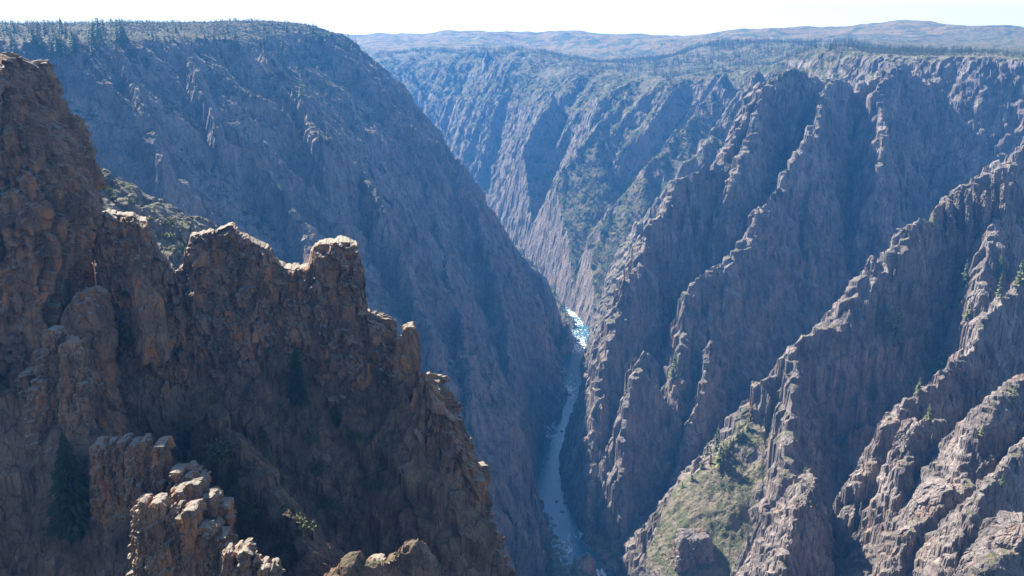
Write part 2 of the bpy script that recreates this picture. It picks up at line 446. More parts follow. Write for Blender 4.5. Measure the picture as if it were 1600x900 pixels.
def rock_material(name, cols, soil, green, scale=1.0, dark=(0.07, 0.06, 0.055), pale=(0.42, 0.36, 0.31), orange=None, bump=1.0, orange_at=(0.52, 0.68), tops=False):
    m, nt, b = new_mat(name); N = NT(nt)
    pos = N.n('ShaderNodeNewGeometry').outputs['Position']
    # streaks down the face, blotches, thin pale dikes
    st = N.noise(N.mapping(pos, (0.11 * scale, 0.11 * scale, 0.016 * scale)), 1.0, 6, 0.6, 0.4)
    bl = N.noise(pos, 0.035 * scale, 6, 0.62, 0.6)
    fi = N.noise(pos, 0.55 * scale, 5, 0.7)
    lg = N.noise(N.mapping(pos, (0.014 * scale, 0.014 * scale, 0.007 * scale)), 1.0, 3, 0.6, 1.2)
    bl = N.math('ADD', N.math('MULTIPLY', bl, 0.7), N.math('MULTIPLY', lg, 0.34))
    c = N.ramp(bl, (0.36, cols[0]), (0.5, cols[1]), (0.64, cols[2]))
    c = N.mix(N.math('MULTIPLY', N.ramp(st, (0.50, (0, 0, 0)), (0.68, (1, 1, 1))), 0.75), c, dark)
    c = N.mix(N.math('MULTIPLY', N.ramp(fi, (0.35, (1, 1, 1)), (0.55, (0, 0, 0))), 0.45), c, N.mix(0.5, c, dark))
    c = N.mix(N.math('MULTIPLY', N.ramp(fi, (0.58, (0, 0, 0)), (0.74, (1, 1, 1))), 0.5), c, pale)
    if orange:
        og = N.noise(N.mapping(pos, (0.08 * scale, 0.08 * scale, 0.03 * scale), (0.2, 0.1, 0)), 1.0, 5, 0.6, 0.8)
        c = N.mix(N.math('MULTIPLY', N.ramp(og, (orange_at[0], (0, 0, 0)), (orange_at[1], (1, 1, 1))), 0.8), c, orange)
    # crevice shade painted into the colour as dark lines along the joints
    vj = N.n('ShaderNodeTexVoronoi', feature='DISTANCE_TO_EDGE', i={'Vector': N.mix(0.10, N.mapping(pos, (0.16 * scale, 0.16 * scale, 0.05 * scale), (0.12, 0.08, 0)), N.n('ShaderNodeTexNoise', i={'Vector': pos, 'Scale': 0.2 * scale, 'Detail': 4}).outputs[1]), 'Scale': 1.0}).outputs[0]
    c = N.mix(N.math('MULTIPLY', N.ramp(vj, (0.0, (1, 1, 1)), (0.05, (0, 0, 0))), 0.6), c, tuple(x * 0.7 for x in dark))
    at_ = N.n('ShaderNodeAttribute', attribute_name='soil').outputs['Fac']
    sn = N.noise(pos, 0.16 * scale, 5, 0.65)
    gmask = N.ramp(N.noise(pos, 0.09 * scale, 6, 0.7, 0.5), (0.47, (0, 0, 0)), (0.56, (1, 1, 1)))
    s = N.mix(N.math('MULTIPLY', gmask, 0.85), N.mix(sn, soil, tuple(x * 0.6 for x in soil)), green)
    sm = N.math('SUBTRACT', N.math('ADD', at_, N.math('MULTIPLY', sn, 0.5)), 0.25)
    c = N.mix(N.ramp(sm, (0.42, (0, 0, 0)), (0.6, (1, 1, 1))), c, s)
    if tops:      # level tops painted paler, standing in for strong sun on them
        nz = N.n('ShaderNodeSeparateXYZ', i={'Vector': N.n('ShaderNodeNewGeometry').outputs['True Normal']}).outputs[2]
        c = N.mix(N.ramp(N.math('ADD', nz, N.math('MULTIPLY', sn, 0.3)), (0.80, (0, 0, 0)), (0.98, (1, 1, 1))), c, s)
    nt.links.new(c, b.inputs['Base Color'])
    bn = N.noise(N.mapping(pos, (1, 1, 0.55)), 0.22 * scale, 8, 0.68, 0.3)
    bp = N.n('ShaderNodeBump', i={'Height': bn, 'Strength': 0.9, 'Distance': 3.2 * bump / scale})
    vo = N.n('ShaderNodeTexVoronoi', feature='DISTANCE_TO_EDGE', i={'Vector': N.mix(0.12, N.mapping(pos, (0.20 * scale, 0.20 * scale, 0.085 * scale)), N.n('ShaderNodeTexNoise', i={'Vector': pos, 'Scale': 0.3 * scale}).outputs[1]), 'Scale': 1.0}).outputs[0]
    cr = N.ramp(vo, (0.0, (0, 0, 0)), (0.06, (1, 1, 1)))
    bp2 = N.n('ShaderNodeBump', i={'Height': cr, 'Strength': 0.5, 'Distance': 0.8 * bump / scale, 'Normal': bp.outputs[0]})
    nt.links.new(bp2.outputs[0], b.inputs['Normal'])
    return m

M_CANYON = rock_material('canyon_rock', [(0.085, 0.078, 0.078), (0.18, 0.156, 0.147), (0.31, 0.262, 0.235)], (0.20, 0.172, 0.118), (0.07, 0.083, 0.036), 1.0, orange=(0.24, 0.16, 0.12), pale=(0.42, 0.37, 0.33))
M_PLATEAU = rock_material('plateau_ground', [(0.13, 0.11, 0.10), (0.2, 0.16, 0.14), (0.25, 0.2, 0.17)], (0.235, 0.16, 0.06), (0.034, 0.062, 0.016), 0.22)
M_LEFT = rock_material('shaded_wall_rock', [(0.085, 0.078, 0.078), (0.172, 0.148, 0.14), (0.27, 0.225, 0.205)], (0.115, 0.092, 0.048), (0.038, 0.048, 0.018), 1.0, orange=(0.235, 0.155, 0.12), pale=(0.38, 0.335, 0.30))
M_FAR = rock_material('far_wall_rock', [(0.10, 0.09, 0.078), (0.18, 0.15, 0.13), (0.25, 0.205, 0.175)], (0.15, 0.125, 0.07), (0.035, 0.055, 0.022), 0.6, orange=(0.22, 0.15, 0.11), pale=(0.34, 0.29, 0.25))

# ------------------------------------------------------------------ build terrain sheets
def grid_zone(x0, x1, y0, y1, step, keep, blocky=1.0, shift=True, soil_k=1.0, near=False, soil_s=0.8):
    xs = np.arange(x0, x1 + step * 0.5, step, dtype=np.float32); ys = np.arange(y0, y1 + step * 0.5, step, dtype=np.float32)
    X, Y = np.meshgrid(xs, ys)
    K = keep(X, Y)
    nx, ny = len(xs), len(ys)
    fk = K[:-1, :-1] & K[1:, :-1] & K[:-1, 1:] & K[1:, 1:]
    vk = np.zeros(K.shape, bool)
    vk[:-1, :-1] |= fk; vk[1:, :-1] |= fk; vk[:-1, 1:] |= fk; vk[1:, 1:] |= fk
    idx = (np.cumsum(vk.ravel()) - 1).reshape(K.shape)
    xv = X[vk]; yv = Y[vk]
    z, dR, side, sl = height(xv, yv, blocky)
    if near:        # finer joints close by, grading into the coarser ones
        zn = height(xv, yv, blocky, sc=0.5)[0]; bl = sstep(580, 634, yv); z = zn * (1 - bl) + z * bl
    Zf = np.full(K.shape, np.nan, np.float32); Zf[vk] = z
    gx = np.zeros_like(Zf); gy = np.zeros_like(Zf)
    gx[:, 1:-1] = (Zf[:, 2:] - Zf[:, :-2]) / (2 * step); gy[1:-1, :] = (Zf[2:, :] - Zf[:-2, :]) / (2 * step)
    gx = np.nan_to_num(gx)[vk]; gy = np.nan_to_num(gy)[vk]
    sl_ = np.sqrt(gx * gx + gy * gy)
    soil = 1.0 / (1.0 + (sl_ / (soil_s + np.interp(yv, [1150, 1500], [0, 0.6]))) ** 4) * soil_k
    if x0 >= 0:
        soil = soil * 0.6
        P5 = np.array([at(*p) for p in ((960, 850, 690), (1010, 812, 680), (1070, 770, 675), (1130, 720, 680), (1170, 690, 690), (1060, 820, 650), (1120, 780, 650), (1000, 840, 670), (1110, 850, 620))]); dg = np.full(xv.shape, 1e9, np.float32)
        for k in range(len(P5)):
            dg = np.minimum(dg, np.hypot(xv - P5[k, 0], yv - P5[k, 1]))
        soil = np.maximum(soil, 0.66 * sstep(58, 20, dg) * sstep(2.4, 1.5, sl_))
    V = np.stack([xv, yv, z], 1)
    if shift:
        sn = 0.55 if near else 1.0
        n1 = fbm3(xv / (9 * sn), yv / (9 * sn), z / (16 * sn), 71, 3)
        _, _, c3 = worley3(xv / (7 * sn), yv / (7 * sn), z / (11 * sn), 72)
        a = np.clip(sl_ / 2.0, 0, 1) * (1.5 * n1 + 1.6 * (c3 - 0.5)) * sn
        inv = 1.0 / np.maximum(sl_, 1e-3)
        V[:, 0] -= gx * inv * a; V[:, 1] -= gy * inv * a
    Q = np.stack([idx[:-1, :-1][fk], idx[:-1, 1:][fk], idx[1:, 1:][fk], idx[1:, :-1][fk]], 1)
    return V, Q, dict(soil=soil), dR, side, sl

def in_view(margin=0.12, ymin=0):
    def f(X, Y): return (np.abs(X) < Y * (0.577 + margin) + 40) & (Y > ymin)
    return f

def emit_zone(zone, names):
    """split one surveyed sheet into the landforms it holds"""
    V, Q, A, dR, side, sl = zone
    c = Q[:, 0]
    cls = np.where(side[c] > 0, 0, 1)
    for k, (nm, label, cat, mat) in names.items():
        m = cls == k
        if not m.any(): continue
        v, q, a = compact(V, Q[m], A)
        link(nm, mesh_from(nm, v, q, mat, False, a), label, cat, 'structure')

def log(*a): print('[scene]', round(time.time() - T0, 1), *a)

z = grid_zone(0, 520, 290, 640, 0.62, lambda X, Y: (X > Y * 0.10 + 0) & (X < Y * 0.66 + 50), near=True)
emit_zone(z, {0: ('slope_terrain', 'low near slope beside the river below the right ridges', 'slope', M_CANYON), 1: ('ridge_terrain', 'nearer sunlit rock ribs and dark gullies at the lower right', 'rock ridges', M_CANYON)})
log('near right')
z = grid_zone(-560, 110, -60, 640, 2.5, lambda X, Y: X < Y * 0.14 + 20)
emit_zone(z, {0: ('slope_terrain', 'lower part of the shaded wall hidden behind the brown rocks', 'slope', M_CANYON), 1: ('slope_terrain', 'shaded lower bank by the river', 'slope', M_CANYON)})
z = grid_zone(39, 720, 636, 1239, 0.85, lambda X, Y: (X < Y * 0.62 + 20))
emit_zone(z, {0: ('slope_terrain', 'shaded foot of the wall on the left bank of the river', 'slope', M_CANYON), 1: ('canyon_wall', 'great jagged right wall with sunlit crests and tall shaded faces', 'canyon wall', M_CANYON)})
log('right')
z = grid_zone(-620, 1000, 636, 1480, 1.2, lambda X, Y: in_view(0.06)(X, Y) & ~((X > 40.5) & (Y < 1237) & (X < np.minimum(Y * 0.62 + 18, 718))), 1.0)
emit_zone(z, {0: ('canyon_wall', 'tall shaded blue wall of the canyon dropping from the wooded rim to the river', 'canyon wall', M_LEFT), 1: ('canyon_wall', 'cliffs and gullies behind the great right buttress', 'canyon wall', M_CANYON)})
log('mid')
z = grid_zone(-900, 1750, 1476, 2600, 2.6, in_view(0.08), 0.8, soil_s=0.9)
emit_zone(z, {0: ('plateau_land', 'flat land behind the shaded wooded rim', 'plateau', M_FAR), 1: ('canyon_wall', 'distant hazy canyon wall with sunlit slopes where the river bends', 'canyon wall', M_FAR)})
log('far')
z = grid_zone(-2700, 2900, 2580, 4100, 8, in_view(0.06), 0.0, False)
emit_zone(z, {0: ('plateau_land', 'far plateau edge beyond the canyon bend', 'plateau', M_PLATEAU), 1: ('hills_terrain', 'rolling brown and green plateau hills on the skyline', 'hills', M_PLATEAU)})
log('distant')

# ------------------------------------------------------------------ river
def polyline_resample(P, step):
    out = []
    for (ax, ay), (bx, by) in zip(P[:-1], P[1:]):
        n = max(1, int(math.hypot(bx - ax, by - ay) / step))
        for k in range(n): out.append((ax + (bx - ax) * k / n, ay + (by - ay) * k / n))
    out.append(tuple(P[-1]))
    return np.array(out)

RP = polyline_resample(RIVER[2:-2], 4.0)
for _ in range(6): RP[1:-1] = 0.25 * RP[:-2] + 0.5 * RP[1:-1] + 0.25 * RP[2:]
tg = np.gradient(RP, axis=0); tg /= np.linalg.norm(tg, axis=1)[:, None]
nrm = np.stack([-tg[:, 1], tg[:, 0]], 1)
US = np.linspace(-1, 1, 13)
V = []
for i, (p, n) in enumerate(zip(RP, nrm)):
    for u in US:
        V.append((p[0] + n[0] * u * 21, p[1] + n[1] * u * 21, FLOOR + 0.0))
V = np.array(V); nu = len(US)
I = np.arange((len(RP) - 1) * nu).reshape(-1, nu)[:, :-1].ravel()
Q = np.stack([I, I + nu, I + nu + 1, I + 1], 1)[:, ::-1]
M_WATER, nt, b = new_mat('river_water'); N = NT(nt)
pos = N.n('ShaderNodeNewGeometry').outputs['Position']
sep = N.n('ShaderNodeSeparateXYZ', i={'Vector': pos})
rap = N.noise(N.mapping(pos, (0.02, 0.012, 0.02)), 1.0, 2, 0.5)
yy = sep.outputs[1]
def band(lo, hi): return N.math('MULTIPLY', N.math('GREATER_THAN', yy, lo), N.math('LESS_THAN', yy, hi))
rough_water = N.math('ADD', N.math('ADD', N.math('MULTIPLY', band(1330, 1600), 0.12), N.math('MULTIPLY', band(600, 745), 0.22)), N.math('MULTIPLY', N.math('ADD', N.math('SUBTRACT', rap, 0.5), N.math('MULTIPLY', band(1010, 1120), 0.10)), 1.1))
fo = N.noise(N.mapping(pos, (0.28, 0.10, 0.2)), 1.0, 6, 0.7, 0.6)
fm = N.ramp(N.math('ADD', fo, N.math('MULTIPLY', rough_water, 0.6)), (0.605, (0, 0, 0)), (0.70, (1, 1, 1)))
nt.links.new(N.mix(fm, (0.026, 0.105, 0.15), (0.6, 0.62, 0.62)), b.inputs['Base Color'])
nt.links.new(N.math('ADD', N.math('MULTIPLY', fm, 0.6), 0.12), b.inputs['Roughness'])
b.inputs['Specular IOR Level'].default_value = 0.5
bp = N.n('ShaderNodeBump', i={'Height': N.noise(N.mapping(pos, (0.35, 0.2, 0.3)), 1.0, 5, 0.65), 'Strength': 0.35, 'Distance': 0.35})
nt.links.new(bp.outputs[0], b.inputs['Normal'])
link('river', mesh_from('river', V, Q, M_WATER, True), 'blue green river with white rapids winding along the canyon floor', 'river', 'structure')
log('river')

# ------------------------------------------------------------------ the brown rocks of the near spur
M_BROWN = rock_material('brown_rock', [(0.075, 0.05, 0.034), (0.17, 0.102, 0.066), (0.27, 0.17, 0.11)], (0.30, 0.26, 0.21), (0.22, 0.19, 0.15), 4.0, dark=(0.045, 0.036, 0.03), pale=(0.34, 0.27, 0.2), orange=(0.36, 0.15, 0.055), bump=0.55, orange_at=(0.50, 0.66), tops=True)  # soil and green colours here only paint the sunlit look of the tops
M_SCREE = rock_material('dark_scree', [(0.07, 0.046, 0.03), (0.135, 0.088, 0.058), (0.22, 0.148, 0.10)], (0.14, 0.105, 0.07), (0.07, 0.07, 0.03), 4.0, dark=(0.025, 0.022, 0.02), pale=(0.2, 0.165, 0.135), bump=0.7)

FG = {
 's1': ridge([(-300, 250, 185), (-60, 330, 188), (90, 405, 190), (150, 405, 193), (230, 470, 198), (290, 480, 203), (430, 490, 207), (560, 550, 206), (620, 600, 200), (680, 690, 196), (715, 800, 192), (740, 930, 186), (765, 1080, 178)], 1.62, 3.0, 2.5, 41, 1),
 's2': ridge([(-200, 520, 150), (20, 610, 152), (150, 670, 150), (230, 770, 140), (300, 870, 132), (380, 980, 125)], 1.9, 1.2, 2.0, 42, 1),
 's3': ridge([(470, 970, 124), (545, 885, 130), (640, 858, 136), (672, 905, 137)], 2.2, 1.8, 1.5, 43, 1),
 's4': ridge([(330, 640, 176), (420, 760, 160), (500, 900, 145)], 1.6, 1.7, 3.0, 44, 1),
 's0': ridge([(-80, 110, 285), (140, 252, 315), (200, 296, 328), (300, 362, 345), (345, 430, 352), (420, 560, 365)], 0.72, 2.4, 4.0, 45, 1),
}
def fg_height(X, Y):
    X = X.astype(np.float32); Y = Y.astype(np.float32)
    wx = X + 2.2 * fbm2(X / 18, Y / 18, 111, 3); wy = Y + 2.2 * fbm2(X / 18, Y / 18, 112, 3)
    _, _, cx, cy, cr = worley2(wx / 5.5, wy / 5.5, 113)
    _, _, cx2, cy2, cr2 = worley2(wx / 1.7, wy / 1.7, 114)
    wx = wx + (cx * 5.5 - wx) * 0.35; wy = wy + (cy * 5.5 - wy) * 0.35
    Z = np.full(X.shape, -400.0, np.float32)
    for name, r in FG.items():
        P = r['P']; acc = 0
        for (ax, ay, az), (bx, by, bz) in zip(P[:-1], P[1:]):
            ux, uy = bx - ax, by - ay; L = math.hypot(ux, uy)
            tr = ((wx - ax) * ux + (wy - ay) * uy) / (L * L); t = np.clip(tr, 0, 1)
            dx = wx - (ax + t * ux); dy = wy - (ay + t * uy); d = np.sqrt(dx * dx + dy * dy)
            tt = acc + t * L
            zc = az + t * (bz - az) + r['jag'] * pnoise1(tt / 7, r['seed']) * 0.6
            k = np.where(ux * dy - uy * dx < 0, r['near'], r['far'])
            dd = np.maximum(d - r['cap'] + 1.8 * pnoise1(tt / 6, r['seed'] + 3) * sstep(0, 6, d), 0)
            h = zc - k * dd
            if name == 's0': h = h - 2.6 * np.maximum(wx + 112 + 0.05 * (wy - 300), 0)
            Z = np.maximum(Z, h)
            acc += L
    Z = Z + (cr - 0.5) * 2.2 + (cr2 - 0.5) * 0.9 + fbm2(X / 9, Y / 9, 115, 4) * 1.3 + np.abs(fbm2(X / 2.2, Y / 2.2, 116, 3)) * 0.7
    return Z

def fg_zone(x0, x1, y0, y1, step, zmin):
    xs = np.arange(x0, x1, step, dtype=np.float32); ys = np.arange(y0, y1, step, dtype=np.float32)
    X, Y = np.meshgrid(xs, ys); Z = fg_height(X, Y)
    gy, gx = np.gradient(Z, step); g = np.sqrt(gx * gx + gy * gy)
    V = np.stack([X.ravel(), Y.ravel(), Z.ravel()], 1)
    n1 = (fbm3(V[:, 0] / 2.5, V[:, 1] / 2.5, V[:, 2] / 3, 117, 3) * np.clip(g.ravel(), 0, 1.5) * 0.5)
    V[:, 0] -= (gx / (g + 0.01)).ravel() * n1; V[:, 1] -= (gy / (g + 0.01)).ravel() * n1
    idx = np.arange(X.size).reshape(X.shape)
    Q = np.stack([idx[:-1, :-1], idx[:-1, 1:], idx[1:, 1:], idx[1:, :-1]], -1).reshape(-1, 4)
    Q = Q[(V[Q[:, 0], 2] > zmin)]
    return compact(V, Q, dict(soil=(0.9 / (1 + (g.ravel() / 0.8) ** 4))))

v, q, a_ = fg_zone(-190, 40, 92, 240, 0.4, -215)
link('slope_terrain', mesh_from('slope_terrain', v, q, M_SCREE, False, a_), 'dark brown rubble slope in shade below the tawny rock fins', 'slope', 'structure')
v, q, a_ = fg_zone(-230, 20, 240, 420, 0.9, -300)
link('slope_terrain', mesh_from('slope_terrain', v, q, M_CANYON, False, a_), 'sunlit bushy slope falling between the brown tower and the long fin', 'slope', 'structure')
log('fg')

def facets(X, Y, Z, block, amp, seed):
    """how far jointed rock stands in or out of the mean face: tilted fracture planes, joints, fine roughness"""
    wob = 0.25 * fbm3(X / 5, Y / 5, Z / 7, seed + 5, 3)
    f1, f2, c1, t1 = worley3(X / block[0] + wob, Y / block[1] + wob, Z / block[2] + wob, seed + 2, True)
    k = 0.36
    e1, e2, c2, t2 = worley3(X / (block[0] * k) + 2 * wob, Y / (block[1] * k), Z / (block[2] * k) + wob, seed + 3, True)
    n = (c1 - 0.5) * 1.7 + t1 * 1.5 + (c2 - 0.5) * 0.5 + t2 * 0.55 + fbm3(X / 11, Y / 11, Z / 18, seed + 4, 3) * 0.7 + fbm3(X / 1.1, Y / 1.1, Z / 1.1, seed + 6, 3) * 0.07
    return amp * (n - 0.55 * np.exp(-((f2 - f1) / 0.045) ** 2) * (c1 > 0.35) - 0.12 * np.exp(-((e2 - e1) / 0.06) ** 2))

def section_rings(rows, n, sq=0.35):
    """closed horizontal sections: rows of (x left, x right, y front, depth, z)"""
    a = np.linspace(0, 2 * np.pi, n, endpoint=False)
    # more points on the side that faces the gorge
    ca, sa = np.cos(a), np.sin(a)
    ex = np.sign(ca) * np.abs(ca) ** sq; ey = np.sign(sa) * np.abs(sa) ** sq
    ln = np.sqrt((ex - np.roll(ex, 1)) ** 2 + (ey - np.roll(ey, 1)) ** 2); cum = np.cumsum(ln)
    t = np.linspace(0, cum[-1], n, endpoint=False)
    exx = np.interp(t, np.r_[0, cum], np.r_[ex[-1], ex]); eyy = np.interp(t, np.r_[0, cum], np.r_[ey[-1], ey])
    R_ = np.asarray(rows, np.float32)
    X = (R_[:, 0:1] + R_[:, 1:2]) / 2 + exx * (R_[:, 1:2] - R_[:, 0:1]) / 2
    Y = R_[:, 2:3] + R_[:, 3:4] / 2 + eyy * R_[:, 3:4] / 2
    Z = np.repeat(R_[:, 4:5], n, 1)
    nx = np.broadcast_to(np.sign(exx) * np.abs(exx) ** 3, X.shape); ny = np.broadcast_to(np.sign(eyy) * np.abs(eyy) ** 3, X.shape)
    l = np.sqrt(nx * nx + ny * ny) + 1e-6
    return X, Y, Z, nx / l, ny / l

def mass_geo(sil, D, depth, res, batter, block, amp, seed, sq=0.35, bottom=20.0):
    """a rock body from its outline by height: (sight py, px left, px right), front face at distance D leaning out downwards"""
    P = np.array(sil, float); zs = np.array([at(800, p[0], D)[2] for p in P])
    xl = np.array([at(p[1], p[0], D)[0] for p in P]); xr = np.array([at(p[2], p[0], D)[0] for p in P])
    zz = np.arange(zs[0], zs[-1] - bottom, -res)
    L = np.interp(-zz, -zs, xl); Rr = np.interp(-zz, -zs, xr)
    below = np.maximum(zs[-1] - zz, 0); L -= below * batter; Rr += below * batter
    d = zs[0] - zz; w = np.maximum(Rr - L, 0.3)
    dp = np.minimum(depth, depth * 0.35 + w * 1.2) if depth > 6 else np.full_like(w, depth)
    tp = np.minimum(1, 0.55 + d / 1.5)
    yf = D - batter * d + (1 - tp) * 0.3
    rows = np.stack([L, Rr, yf, dp * 1.0, zz], 1)
    n = int(min(220, max(14, 2 * (w.max() + dp.max()) / res)))
    X, Y, Z, nx, ny = section_rings(rows, n, sq)
    f = facets(X, Y, Z, block, amp, seed) * np.minimum(1, w[:, None] / (2.2 * amp + 0.01)) * np.minimum(1, 0.5 + d[:, None] / 2)
    X = X + nx * f; Y = Y + ny * f
    Z = Z + 0.3 * amp * fbm3(X / 2.2, Y / 2.2, Z / 2.2, seed + 9, 3) + amp * 0.9 * np.exp(-d[:, None] / 1.5) * fbm3(X / 2.5, Y / 2.5, Z * 0, seed + 12, 3)
    # close the top with two shrinking rings
    cx, cy = X[0].mean(), Y[0].mean(); tops = []
    for q in (0.35, 0.7):
        tx = cx + (X[0] - cx) * q; ty = cy + (Y[0] - cy) * q
        tops.append((tx, ty, Z[0].mean() * (1 - q) + Z[0] * q + 0.25 * amp + 0.5 * amp * fbm3(tx / 1.2, ty / 1.2, tx * 0, seed + 13, 2)))
    X = np.vstack([tops[0][0], tops[1][0], X]); Y = np.vstack([tops[0][1], tops[1][1], Y]); Z = np.vstack([tops[0][2], tops[1][2], Z])
    nr = len(X); idx = np.arange(nr * n).reshape(nr, n); nxt = np.roll(idx, -1, 1)
    Q = np.stack([idx[:-1], idx[1:], nxt[1:], nxt[:-1]], -1).reshape(-1, 4)
    V = np.stack([X.ravel(), Y.ravel(), Z.ravel()], 1)
    V = np.vstack([V, [[cx, cy, Z[0].mean() + 0.1]]])
    half = [(nr * n, idx[0, k], idx[0, k + 1], idx[0, (k + 2) % n]) for k in range(0, n - 1, 2)]
    if n % 2: half.append((nr * n, idx[0, n - 1], idx[0, 0], idx[0, 0]))
    half = [h for h in half if len(set(h)) == 4]
    return V, np.vstack([Q, np.array(half)])

def rock_mass(name, sil, D, depth, label, cat, res=0.3, batter=0.12, block=(3, 3, 8), amp=1.2, seed=1, sq=0.35, bottom=20.0, mat=None, group=None):
    V, Q = mass_geo(sil, D, depth, res, batter, block, amp, seed, sq, bottom)
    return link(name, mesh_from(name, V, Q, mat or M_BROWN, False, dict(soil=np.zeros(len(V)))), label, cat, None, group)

def rock_loft(name, nodes, drop, mat, label, cat, res=0.3, batter=0.10, seed=1, jag=0.6, block=(3.2, 3.2, 4.5), amp=1.3, group=None, top_round=0.35):
    """a free-standing wall or tower of rock following a crest; every node is (sight px, sight py, distance, thickness)"""
    P = np.array([at(*n[:3]) + (n[3],) for n in nodes])
    seg = np.concatenate([[0], np.cumsum(np.linalg.norm(np.diff(P[:, :3], axis=0), axis=1))])
    nu = max(8, int(seg[-1] / res)); u = np.linspace(0, seg[-1], nu)
    C = np.stack([np.interp(u, seg, P[:, k]) for k in range(4)], 1)
    # plan direction of the wall
    px = np.convolve(np.pad(C[:, 0], 6, 'edge'), np.ones(13) / 13, 'valid'); py = np.convolve(np.pad(C[:, 1], 6, 'edge'), np.ones(13) / 13, 'valid')
    dx, dy = P[-1, 0] - P[0, 0], P[-1, 1] - P[0, 1]; dl = math.hypot(dx, dy); dx /= dl; dy /= dl
    fx, fy = dy, -dx                                # out of the front face (towards the canyon mouth)
    endt = np.minimum(1, np.sqrt(np.clip(np.minimum(u, seg[-1] - u) / (0.35 * C[:, 3].mean() + 0.01), 0, 1)) + 0.02)
    T = C[:, 3] * endt
    C[:, 2] += jag * (pnoise1(u / 2.6, seed) + 0.6 * pnoise1(u / 0.9, seed + 1)) * endt
    zb = C[:, 2].min() - drop
    nf = int((C[:, 2].max() - zb) / res)
    s = np.concatenate([np.linspace(1, 0, nf) ** 1.0, []])     # 1 bottom .. 0 top, front
    rows = []
    for sv in s:                                   # front face up
        d = sv * (C[:, 2] - zb); rows.append((-(T * 0.5 * (1 - top_round * np.exp(-d / 1.2)) + batter * d), C[:, 2] - d))
    for o in (-0.15, 0.15): rows.append((o * T * 2 * (1 - top_round), C[:, 2] + 0.15))
    nb = max(6, nf // 2)
    for sv in np.linspace(0, 1, nb):
        d = sv * (C[:, 2] - zb); rows.append((T * 0.5 * (1 - top_round * np.exp(-d / 1.2)) + batter * d, C[:, 2] - d))
    O = np.array([r[0] for r in rows]); Zz = np.array([r[1] for r in rows])
    X = C[None, :, 0] - fx * O; Y = C[None, :, 1] - fy * O
    sgn = np.sign(-O); nrow = len(rows)
    n = facets(X, Y, Zz, block, amp, seed) * np.minimum(1, endt[None, :] + 0.3)
    X = X + fx * n * sgn; Y = Y + fy * n * sgn
    jx = 0.3 * amp * fbm3(X / 2, Y / 2, Zz / 2, seed + 8, 3); X = X + dx * jx; Y = Y + dy * jx
    Zz = Zz + 0.25 * amp * fbm3(X / 1.5, Y / 1.5, Zz / 1.5, seed + 9, 3)
    V = np.stack([X.ravel(), Y.ravel(), Zz.ravel()], 1)
    idx = np.arange(V.shape[0]).reshape(nrow, nu)
    Q = np.stack([idx[:-1, :-1], idx[:-1, 1:], idx[1:, 1:], idx[1:, :-1]], -1).reshape(-1, 4)
    ends = []
    for col, flip in ((0, False), (nu - 1, True)):
        for i in range(nrow // 2 - 1):
            a, b_, c, d = idx[i, col], idx[i + 1, col], idx[nrow - 2 - i, col], idx[nrow - 1 - i, col]
            if len({a, b_, c, d}) == 4: ends.append((a, b_, c, d) if not flip else (d, c, b_, a))
    Q = np.concatenate([Q, np.array(ends, np.int64)])
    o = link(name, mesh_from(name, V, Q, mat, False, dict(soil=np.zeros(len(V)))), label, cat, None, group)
    return o

T_ = lambda L, D0, D1, t: [(x, y, D0 + (D1 - D0) * k / (len(L) - 1), t) for k, (x, y) in enumerate(L)]
rock_loft('rock_fin', [(222, 468, 196, 3), (235, 462, 197, 4), (252, 458, 198, 5), (268, 440, 199, 5), (275, 425, 199, 6), (288, 412, 200, 6), (293, 385, 200, 6), (300, 364, 201, 7), (335, 360, 202, 7), (362, 352, 203, 7), (375, 362, 203, 7), (392, 372, 204, 7),
     (418, 386, 205, 7), (434, 406, 206, 7), (445, 414, 206, 7), (468, 417, 206, 7), (481, 412, 206, 7), (486, 394, 206, 7), (492, 383, 206, 8), (520, 377, 207, 8), (545, 374, 207, 8), (557, 379, 207, 8), (563, 405, 207, 7), (570, 432, 207, 7), (567, 470, 206, 7), (577, 495, 206, 7)],
     44, M_BROWN, 'long brown rock fin with a sunlit crest and a knob at its end', 'rock fin', seed=11, amp=1.2, jag=0.35)
rock_mass('rock_buttress', [(504, 556, 570), (514, 546, 588), (530, 540, 602), (565, 535, 614), (620, 530, 622), (700, 515, 628), (800, 500, 632), (900, 480, 636)], 203, 18,
     'broad brown shoulder of rock between the long fin and a black crack', 'rock buttress', seed=12, amp=1.5, batter=0.16, block=(3.4, 3.4, 9))
rock_mass('rock_buttress', [(598, 652, 662), (610, 648, 676), (630, 645, 692), (660, 644, 708), (730, 644, 734), (785, 646, 752), (840, 648, 770), (900, 648, 790), (990, 648, 820)], 197, 16,
     'tall cracked brown buttress whose edge falls in steps beside the gorge', 'rock buttress', seed=17, amp=1.5, batter=0.14, block=(3.6, 3.6, 10))
rock_mass('rock_pillar', [(512, 633, 645), (517, 629, 648), (535, 628, 650), (560, 627, 652), (610, 625, 656), (680, 620, 662)], 201, 4, 'rounded stone column standing on the shoulder of the buttress', 'rock pillar', seed=18, amp=0.5, batter=0.03, block=(2, 2, 5), res=0.25)
rock_mass('rock_pillar', [(531, 619, 628), (538, 617, 630), (580, 614, 632), (640, 610, 634)], 201, 3, 'short stump of rock left of the rounded column', 'rock pillar', seed=19, amp=0.4, batter=0.03, block=(2, 2, 5), res=0.25)
rock_mass('rock_tower', [(96, -60, -16), (104, -90, -4), (118, -110, 4), (138, -130, 12), (170, -140, 24), (196, -150, 36), (212, -160, 52), (236, -170, 66), (270, -180, 82), (324, -190, 94), (400, -200, 88), (470, -210, 78)], 172, 22,
     'high brown rock tower with orange streaks at the edge of the picture', 'rock tower', seed=13, amp=1.7, batter=0.10, block=(3.6, 3.6, 13))
